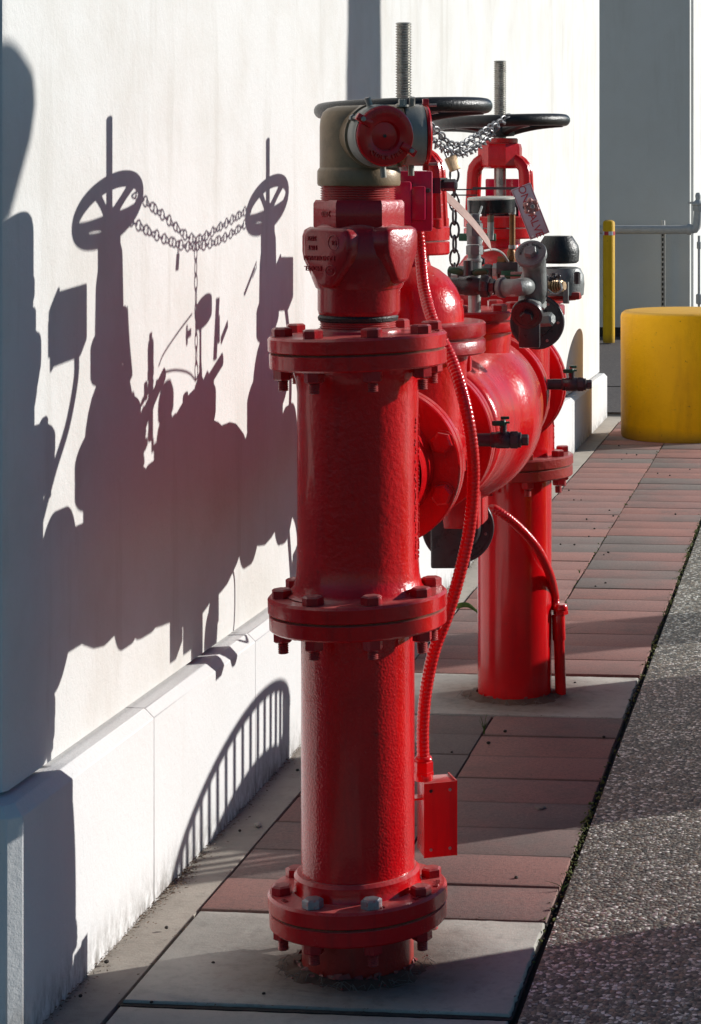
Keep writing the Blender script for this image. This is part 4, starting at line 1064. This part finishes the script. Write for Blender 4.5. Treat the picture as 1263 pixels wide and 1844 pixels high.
# test cocks sticking out towards the pavement
def cock(u0, u1, v, D, ub, k, label):
    a = uv2w(u0, v, D); b = uv2w(u1, v, D); d = (b - a).normalized(); f_ = frame(a, d); L = (b - a).length; s_ = 4000 / D
    g_ = lambda u: (uv2w(u, v, D) - a).length * (1 if u >= u0 else -1)
    body = MB(); r = .0155 * k
    body.cyl(r, -.06, g_(ub), 20, f_)
    body.lathe([(r * 1.05, g_(ub)), (r * 1.18, g_(ub) + .002), (r * 1.18, g_(ub) + .012 * k), (r * 1.28, g_(ub) + .014 * k), (r * 1.28, g_(ub) + .042 * k), (r * 1.12, g_(ub) + .046 * k)], 22, f_)
    e0 = g_(ub) + .046 * k
    body.lathe([(r * 1.38, e0), (r * 1.38, e0 + .017 * k)], 8, f_, a0=.3)
    body.lathe([(r * 1.15, e0 + .017 * k), (r * 1.15, e0 + .024 * k), (r * .8, e0 + .026 * k)], 20, f_)
    hc = f_ @ Vector((0, 0, g_(ub) + .029 * k))
    body.cyl(.0085 * k, 0, .038 * k, 14, T(hc.x, hc.y, hc.z), c=.001)
    o = part('test_valve', body, 'dark', label=label)
    part('valve_plug', MB().hexa(r * .85, e0 + .024 * k, e0 + .042 * k, f_), 'dark', o)
    h = MB(); t0 = hc + Vector((0, 0, .038 * k))
    h.box(.034 * k, .014 * k, .004, T(t0.x - .002, t0.y, t0.z + .002) @ RZ(.2), c=.001); h.box(.030 * k, .012 * k, .012 * k, T(t0.x - .010 * k, t0.y - .008, t0.z + .001) @ RZ(.2), c=.004)
    h.box(.020 * k, .012 * k, .006, T(t0.x + .004, t0.y, t0.z + .013 * k) @ RZ(.2), c=.002)
    part('valve_handle', h, 'green', o)
    part('handle_nut', MB().hexa(.006 * k, .004, .011 * k, T(*t0)), 'galv', o)
cock(862, 970, 792, 4.93, 884, .96, 'nearer dark test valve with a green handle')
cock(976, 1078, 692, 6.0, 1012, .93, 'farther dark test valve with a green handle')

# ================================================================= CHAIN, PADLOCK, TAGS
ch = tag(empty('chain', (-.92, 5.42, 1.62)), 'galvanised chain slung between the two handwheels with a loose end hanging down', 'chain')
lk = MB(); L_, W_, r_ = .0175, .0092, .0025; pts = []
for i in range(20):
    a = 2 * math.pi * i / 20; pts.append((L_ * math.cos(a) * (1.05 if abs(math.cos(a)) > .5 else 1), W_ * math.sin(a) * 1.15, .0022 * math.sin(2 * a)))
LINK = lk.tube(pts, r_, 7, True).mesh('link'); LINK.materials.append(M['chain'])
LINK2 = MB().tube([(p[0] * 1.15, p[1] * 1.05, 0) for p in pts], .0030, 7, True).mesh('link'); LINK2.materials.append(M['dark'])
cp0 = Vector((-.92, 5.42, 1.62))
def strand(pts, step, me, twist=1.35, jit=.0):
    p = resample(smooth_path(pts, 10), step)
    for i in range(len(p) - 1):
        d = p[i + 1] - p[i]; f_ = frame((p[i] + p[i + 1]) / 2, d); m = f_ @ RZ(twist * i + random.uniform(-.2, .2)) @ Matrix.Rotation(math.pi / 2, 4, 'Y')
        o = bpy.data.objects.new('link', me); COL.objects.link(o); o.parent = ch
        o.matrix_local = T(*(-cp0)) @ m
strand([(-.965, 4.93, 1.706), (-.962, 4.98, 1.704), (-.942, 5.19, 1.662), (-.92, 5.42, 1.618), (-.895, 5.68, 1.655), (-.868, 5.93, 1.700), (-.86, 5.97, 1.705)], .0268, LINK)
strand([(-.935, 4.90, 1.675), (-.934, 4.95, 1.662), (-.928, 5.18, 1.622), (-.92, 5.42, 1.600), (-.915, 5.68, 1.616), (-.905, 5.92, 1.656), (-.90, 5.97, 1.668)], .0268, LINK)
strand([(-.925, 5.43, 1.60), (-.925, 5.432, 1.5), (-.925, 5.434, 1.4), (-.925, 5.436, 1.29)], .0340, LINK2, math.pi / 2)
pk = tag(empty('padlock', (-.915, 5.40, 1.57)), 'small brass padlock hanging where the two chain strands meet', 'padlock')
pc = uv2w(816, 294, 5.36); pm = T(*pc) @ Matrix.Rotation(-.42, 4, 'Y') @ RZ(.9)
obj('body', MB().box(.030, .014, .036, pm, c=.003), M['brass'], pk)
sh_ = smooth_path([pm @ Vector(p) for p in ((-.010, 0, .015), (-.010, 0, .030), (-.006, 0, .040), (0, 0, .043), (.006, 0, .040), (.010, 0, .030), (.010, 0, .015))], 4)
obj('shackle', MB().tube(sh_, .0026, 8), M['chain'], pk)
# sign tag reading ... VALVE
sg = tag(empty('valve_sign', uv2w(955, 380, 5.75)), 'tilted pale sign with red lettering VALVE hanging behind the small knob', 'sign')
a = uv2w(938, 335, 5.75); b = uv2w(973, 425, 5.75); ax = (b - a).normalized(); cdir = (uv2w(1100, 320, 5) - uv2w(1100, 320, 6)).normalized()
yv = cdir.cross(ax).normalized(); nz = ax.cross(yv).normalized()
sm_ = Matrix((ax, yv, nz)).transposed().to_4x4(); sm_.translation = (a + b) / 2
if nz.y > 0: sm_ = sm_ @ Matrix.Rotation(math.pi, 4, 'X')
sm_ = sm_ @ Matrix.Rotation(.10, 4, 'X')
H_ = (b - a).length
obj('plate', MB().box(H_, .054, .0016, sm_, c=.0006), M['sign'], sg)
bd = MB()
for s_ in (-1, 1): bd.box(H_ - .006, .0012, .0006, sm_ @ T(0, s_ * .0245, .0011)); bd.box(.0012, .048, .0006, sm_ @ T(s_ * (H_ / 2 - .003), 0, .0011))
obj('border', bd, M['signred'], sg)
obj('lettering', text_mb("VALVE", .030, .0006, sm_ @ T(.031, 0, .0012), spacing=.95), M['signred'], sg)
obj('lettering', text_mb("ON", .030, .0006, sm_ @ T(-.048, 0, .0012), spacing=.95), M['signred'], sg)
obj('eyelet', MB().cyl(.003, 0, .0015, 10, sm_ @ T(H_ / 2 - .006, -.018, .0005)), M['white'], sg)
# edge-on sign hanging from the near valve
s2 = tag(empty('valve_sign', uv2w(840, 395, 5.05)), 'narrow tan sign seen nearly edge-on, slanting down before the gauge', 'sign')
a = uv2w(801, 352, 5.00); b = uv2w(883, 443, 5.08); ax = (b - a); L = ax.length; ax.normalize()
vd = ((a + b) / 2 - Vector((0, 0, EYE))).normalized(); vd = (vd - ax * vd.dot(ax)).normalized(); pr = ax.cross(vd); yv = (vd * math.cos(.50) + pr * math.sin(.50)).normalized(); n_ = ax.cross(yv)
m2 = Matrix((ax, yv, n_)).transposed().to_4x4(); m2.translation = (a + b) / 2
mb = MB(); nseg = 12; vs = []
for i in range(nseg + 1):
    t = i / nseg; x = (t - .5) * L; bow = .006 * math.sin(math.pi * t); wd = .025 * (1 if .04 < t < .96 else .9)
    vs += [(x, -wd, bow + .006), (x, wd, bow - .0045), (x, wd, bow - .003), (x, -wd, bow + .0075)]
fs = []
for i in range(nseg):
    for j in range(4): fs.append((i * 4 + j, i * 4 + (j + 1) % 4, i * 4 + 4 + (j + 1) % 4, i * 4 + 4 + j))
fs += [(3, 2, 1, 0), tuple(nseg * 4 + j for j in range(4))]
mb.add(vs, fs, m2); o = obj('plate', mb, M['tan'], s2); fix_normals(o.data)
s3 = tag(empty('paper_tag', uv2w(802, 338, 4.98)), 'small pale tag with a red mark by the hanging chain', 'tag')
pm3 = T(*uv2w(802, 340, 4.98)) @ Matrix.Rotation(R(90), 4, 'X')
obj('card', MB().prism([(-.006, -.016), (.002, -.006), (.007, .004), (.006, .014), (-.007, .013)], 0, .0012, pm3), M['sign'], s3)
obj('mark', text_mb("2", .012, .0005, pm3 @ T(.001, .004, .0015)), M['signred'], s3)

# ================================================================= SMALL THINGS ON THE GROUND
def ground(u, v, z=0.0):
    D = (EYE - z) * 4000 / (v - 320); p = uv2w(u, v, D); p.z = z; return p
seeds = [(1012, 884), (1034, 901), (1047, 901), (1098, 920), (1071, 953), (1057, 936), (1061, 967), (1010, 981), (1035, 982), (1096, 996), (1088, 1000), (1091, 1051), (1073, 1057), (1025, 884), (1120, 828), (1147, 820), (1129, 818), (1185, 853), (1207, 857), (1217, 927), (1243, 846), (1115, 803), (950, 932), (993, 881), (1105, 930), (880, 1340), (814, 1356), (910, 1319), (1088, 1329), (1036, 1231), (861, 1105), (930, 1583), (1000, 1636), (384, 1736), (192, 1735), (145, 1796), (475, 1792), (432, 1498), (536, 1389), (300, 1673), (273, 1807)]
sme = MB().ball(.0045, I4, 8, 6, .8).mesh('seed'); sme.materials.append(M['seed'])
for i, (u, v) in enumerate(seeds):
    p = ground(u, v, .0); k = random.uniform(.7, 1.15)
    if v > 1640 and u < 700: k = random.uniform(.7, 1.05)
    o = bpy.data.objects.new('fallen_seed', sme); COL.objects.link(o); o.location = (p.x, p.y, .0032 * k); o.scale = (k * 1.2, k, k); o.rotation_euler = (0, 0, random.random() * 6)
    zone = ('concrete strip at the foot of the wall' if p.x < XS else 'concrete pad under the near pipe' if p.y < 4.56 else 'concrete pad under the rear pipe' if 6.29 < p.y < 6.81 else 'pavers between the two pads' if p.y < 6.3 else 'pavers beyond the rear pipe')
    tag(o, 'tiny dark round seed lying loose on the ' + zone, 'seed', 'fallen seeds on the ' + zone)
pb_ = MB().ball(.009, I4, 10, 7, .7).mesh('pebble'); pb_.materials.append(M['pad'])
p = ground(465, 1487); o = bpy.data.objects.new('pebble', pb_); COL.objects.link(o); o.location = (p.x, p.y, .002); tag(o, 'small grey pebble on the concrete strip left of the near post', 'pebble')
# chewing gum spot
p = ground(973, 1455); tag(obj('gum_spot', MB().lathe([(.0145, -.001), (.012, .0012), (.001, .0018)], 18, T(p.x, p.y, .001), rfun=lambda a, z: 1 + .18 * math.sin(3 * a)), M['cobweb']), 'flattened pale gum spot on a grey paver', 'gum')
def tuft(u, v, n, h, label, spread=.6, name='grass_tuft', cat='grass'):
    p = ground(u, v); mb = MB()
    for i in range(n):
        a = random.uniform(0, 6.28); L = h * random.uniform(.55, 1.1); le = random.uniform(.1, spread); pts = []
        for k in range(6):
            t = k / 5; pts.append((p.x + random.uniform(-.001, .001) + math.cos(a) * L * le * t * t, p.y + math.sin(a) * L * le * t * t, -.004 + L * t * (1 - .25 * t * le)))
        mb.tube(pts, .0016, 5, flat=.35, rf=lambda t, i: 1 - t * .9)
    return tag(obj(name, mb, M['leaf'], origin=(p.x, p.y, 0)), label, cat)
tuft(872, 1322, 12, .06, 'grass tuft sprouting from the paver joint beyond the junction box')
tuft(1044, 1032, 7, .022, 'small weed in the middle paver joint right of the rear pipe')
tuft(1078, 990, 5, .018, 'tiny weed farther along the middle paver joint')
tuft(1201, 797, 9, .03, 'weed in the paver joint just before the yellow bollard')
tuft(1004, 1148, 5, .05, 'thin grass blades beside the conduit stub', 1.2)
tuft(1014, 1602, 7, .03, 'low weed in the gap at the edge of the near pavers', 1.3)
p = ground(862, 1106); q = ground(812, 1104)
mb = MB(); pts = smooth_path([Vector((p.x, p.y, .005)), Vector((lerp(p.x, q.x, .35), p.y - .02, .035)), Vector((lerp(p.x, q.x, .7), p.y - .03, .032)), Vector((q.x, q.y, .008))], 6)
mb.tube(pts, .008, 6, flat=.18, rf=lambda t, i: .25 + math.sin(math.pi * t) * .9)
tag(obj('broad_grass', mb, M['leaf']), 'single broad green blade bending over the pavers left of the rear pipe', 'grass')
# moss and weeds along the pavers' right edge
mo = MB()
def edge_u(v): return (4216 - v) / 2.6
for i in range(520):
    y = random.choice((random.uniform(4.3, 12.5), random.gauss(7.5, .9), random.gauss(5.15, .25), random.gauss(9.2, .5)))
    if y < 4.1 or y > 14: continue
    x = XR + .004 + random.gauss(0, .006); s = random.uniform(.002, .0065)
    mo.box(s * 1.5, s * .8, s * .5, T(x, y, random.uniform(-.008, .004)) @ Matrix.Rotation(random.uniform(-1, 1), 4, 'X') @ Matrix.Rotation(random.uniform(-1, 1), 4, 'Y') @ RZ(random.random() * 6))
for i in range(110):
    y = random.uniform(6.9, 13.8); s = random.uniform(.002, .005); mo.box(s * 1.5, s, s * .6, T(XM + random.gauss(0, .004), y, random.uniform(-.004, .003)) @ Matrix.Rotation(random.uniform(-1, 1), 4, 'X') @ RZ(random.random() * 6))
tag(obj('moss', mo, M['moss']), 'scraps of green moss in the paver joints', 'moss', kind='stuff')
# dry litter along the foot of the wall and in joints
li = MB()
def flakes(n, fx, fy, smin, smax, zf=.001):
    for i in range(n):
        x, y = fx(), fy(); s = random.uniform(smin, smax)
        a, b_ = random.uniform(.3, 1), random.uniform(.15, .7)
        li.add([(-s, -s * b_, 0), (s * a, -s * b_ * .6, s * .15), (s, s * b_, 0), (-s * .4, s * b_, s * .2)], [(0, 1, 2), (0, 2, 3)], T(x, y, zf + random.uniform(0, .003)) @ RZ(random.random() * 6.3) @ Matrix.Rotation(random.uniform(-.5, .5), 4, 'X'))
flakes(1500, lambda: XP + abs(random.gauss(0, .010)) + .001, lambda: random.uniform(3.9, 9.5), .001, .0045)
flakes(300, lambda: XP + abs(random.gauss(0, .016)), lambda: random.gauss(4.75, .12), .0015, .006)
flakes(250, lambda: XP + abs(random.gauss(0, .03)), lambda: random.uniform(3.9, 9), .001, .004)
flakes(350, lambda: XS + random.gauss(0, .004), lambda: random.uniform(4.1, 10), .001, .003)
flakes(260, lambda: random.uniform(XS, XR), lambda: random.choice((4.566, 4.566, 4.04, 6.29, 6.815)) + random.gauss(0, .004), .001, .003)
flakes(300, lambda: random.uniform(XS, XR), lambda: random.uniform(4.05, 12), .0006, .0018, .002)
flakes(300, lambda: XR + random.gauss(.006, .008), lambda: random.uniform(4.0, 12), .001, .004)
tag(obj('dry_litter', li, M['litter'], ang=0), 'dry leaf crumbs gathered along the wall foot and in joints', 'litter', kind='stuff')
# torn wrap and dust fibres round both riser feet
tw = MB(); fb_ = MB()
for (cx, cy, n) in ((FX, FY, 90), (RX, RY, 50)):
    for i in range(n):
        a = random.uniform(0, 6.283); rr = .110 + abs(random.gauss(0, .006)); s = random.uniform(.004, .014)
        p = Vector((cx + rr * math.cos(a), cy + rr * math.sin(a), random.uniform(0, .012)))
        tw.add([(-s, 0, 0), (s, 0, .002), (s * .6, s * .3, s * random.uniform(.3, 1)), (-s * .7, s * .2, s * random.uniform(.2, .8))], [(0, 1, 2), (0, 2, 3)], T(*p) @ RZ(a + math.pi / 2 + random.uniform(-.4, .4)) @ Matrix.Rotation(random.uniform(-.6, .3), 4, 'X'))
    for i in range(n // 2):
        a = random.uniform(-3.1, 0.4); rr = .125 + random.uniform(0, .035); q = Vector((cx + rr * math.cos(a), cy + rr * math.sin(a), .003)); L = random.uniform(.01, .035); a2 = random.uniform(0, 6.28)
        fb_.tube([q, q + Vector((L * .4 * math.cos(a2), L * .4 * math.sin(a2), random.uniform(.003, .016))), q + Vector((L * math.cos(a2 + .6), L * math.sin(a2 + .6), .002))], .0005, 4)
for i in range(700):
    a = random.uniform(0, 6.283); rr = .112 + abs(random.gauss(0, .012)); s = random.uniform(.0012, .004)
    tw.box(s * 1.3, s, s * .8, T(FX + rr * math.cos(a), FY + rr * math.sin(a), random.uniform(0, .004)) @ RZ(random.random() * 6) @ Matrix.Rotation(random.random(), 4, 'X'))
tag(obj('torn_wrapping', tw, M['flake'], ang=0), 'torn red wrapping and grit round the foot of the pipes', 'debris', kind='stuff')
tag(obj('fibres', fb_, M['cobweb']), 'pale dusty fibres round the foot of the pipes', 'debris', kind='stuff')

for (cx, cy, nm) in ((FX, FY, 'near'), (RX, RY, 'rear')):
    so = MB().lathe([(.105, .011), (.122, .0085), (.137, .005), (.152, .0005)], 90, T(cx, cy, 0), cap=False, rfun=lambda a, z: 1 + .05 * math.sin(3 * a + cx * 9) + .035 * math.sin(8 * a + 1) + .03 * math.sin(19 * a) + .02 * math.sin(41 * a + 3))
    tag(obj('soil_ring', so, M['sub'], ang=80), 'dark soil and dust caked round the foot of the %s pipe' % nm, 'dirt', kind='stuff')

# ================================================================= THINGS BESIDE THE CAMERA'S VIEW THAT CAST THE SHADOWS
# slatted round litter bin
BX, BY, BR, BHt = .34, 6.35, .45, .75
bn = tag(empty('slatted_bin', (BX, BY, 0)), 'round litter bin of dark upright slats standing on the aggregate path out to the right', 'bin')
for k in range(44):
    a = 2 * math.pi * k / 44; pts = []
    for i in range(8):
        t = i / 7; rr = BR - .06 * (1 - t) ** 2; pts.append((BX + rr * math.cos(a), BY + rr * math.sin(a), .03 + t * (BHt - .04)))
    if k == 0: pass
    obj('slat', MB().tube(pts, .0115, 6), M['slat'], bn)
for z, r2 in ((BHt, BR), (.04, BR - .06)):
    obj('ring', MB().tube([(BX + r2 * math.cos(t / 48 * 6.2832), BY + r2 * math.sin(t / 48 * 6.2832), z) for t in range(48)], .016, 8, True), M['slat'], bn)
obj('liner', MB().lathe([(.36, .03), (.41, .62), (.40, .62), (.35, .05)], 40, T(BX, BY, 0)), M['slat'], bn)
drum(1.1, 7.36, 'unseen wide yellow bollard beside the slatted bin, added for its shadow on the ground')  # unseen drum added to shade the rear pad and the pavers before it
drum(1.0, 4.93, 'unseen wide yellow bollard nearest the camera, added for its shadow on the ground')  # unseen drum added to shade the near ground at the right
# palm trunk
PXX = 3.0; PYY = 7.93 + SK * PXX
pt = []
for i in range(60):
    z = i * .16; pt.append((PXX + .02 * math.sin(z * 2), PYY + .02 * math.sin(z * 3.1), z))
plm = tag(empty('palm_tree', (PXX, PYY, 0)), 'palm tree with a ringed bare trunk far out to the right', 'tree')
obj('trunk', MB().tube(pt, .225, 20, rf=lambda t, i: 1 + .035 * (i % 2) + .05 * math.sin(i * .7)), M['bark'], plm)
fr_ = MB()
for k in range(18):
    a = k * 2.4; L = 2.3; pts = []
    for i in range(8):
        t = i / 7; pts.append((PXX + math.cos(a) * L * t, PYY + math.sin(a) * L * t, 9.4 + 1.2 * math.sin(t * 2.4) * (1 - .02 * k) - 1.4 * t * t))
    for i in range(7):
        p0, p1 = Vector(pts[i]), Vector(pts[i + 1]); sd = Vector((-math.sin(a), math.cos(a), 0))
        for j in range(4):
            q = p0.lerp(p1, j / 4)
            for s_ in (-1, 1): fr_.add([q, q + (p1 - p0) * .2, q + sd * s_ * .5 * (1 - .5 * i / 7) + Vector((0, 0, -.25)) + (p1 - p0) * .4], [(0, 1, 2)])
obj('crown', fr_, M['foliage'], plm, ang=0)
# unseen clipped tree, added with a crown shaped for the rounded wall shadow
ux = 1.4
bt = tag(empty('shadow_tree', (ux, 4.30 + SK * ux, 0)), 'unseen clipped tree on a thin stem out to the right, shaped for its shadow on the wall', 'tree')
zc_ = 1.735 + SM * (ux - XW); byc = 4.63 + SK * ux
bl = MB().lathe([(.001, .01), (.12, 0), (.22, -.03), (.265, -.07), (.272, -.11), (.255, -.16), (.17, -.28), (.08, -.42), (.03, -.5)][::-1], 40, T(ux, byc, zc_))
obj('crown', bl, M['foliage'], bt)
obj('trunk', MB().tube([(ux, byc, 0), (ux, byc, zc_ - .45)], .03, 10), M['bark'], bt)
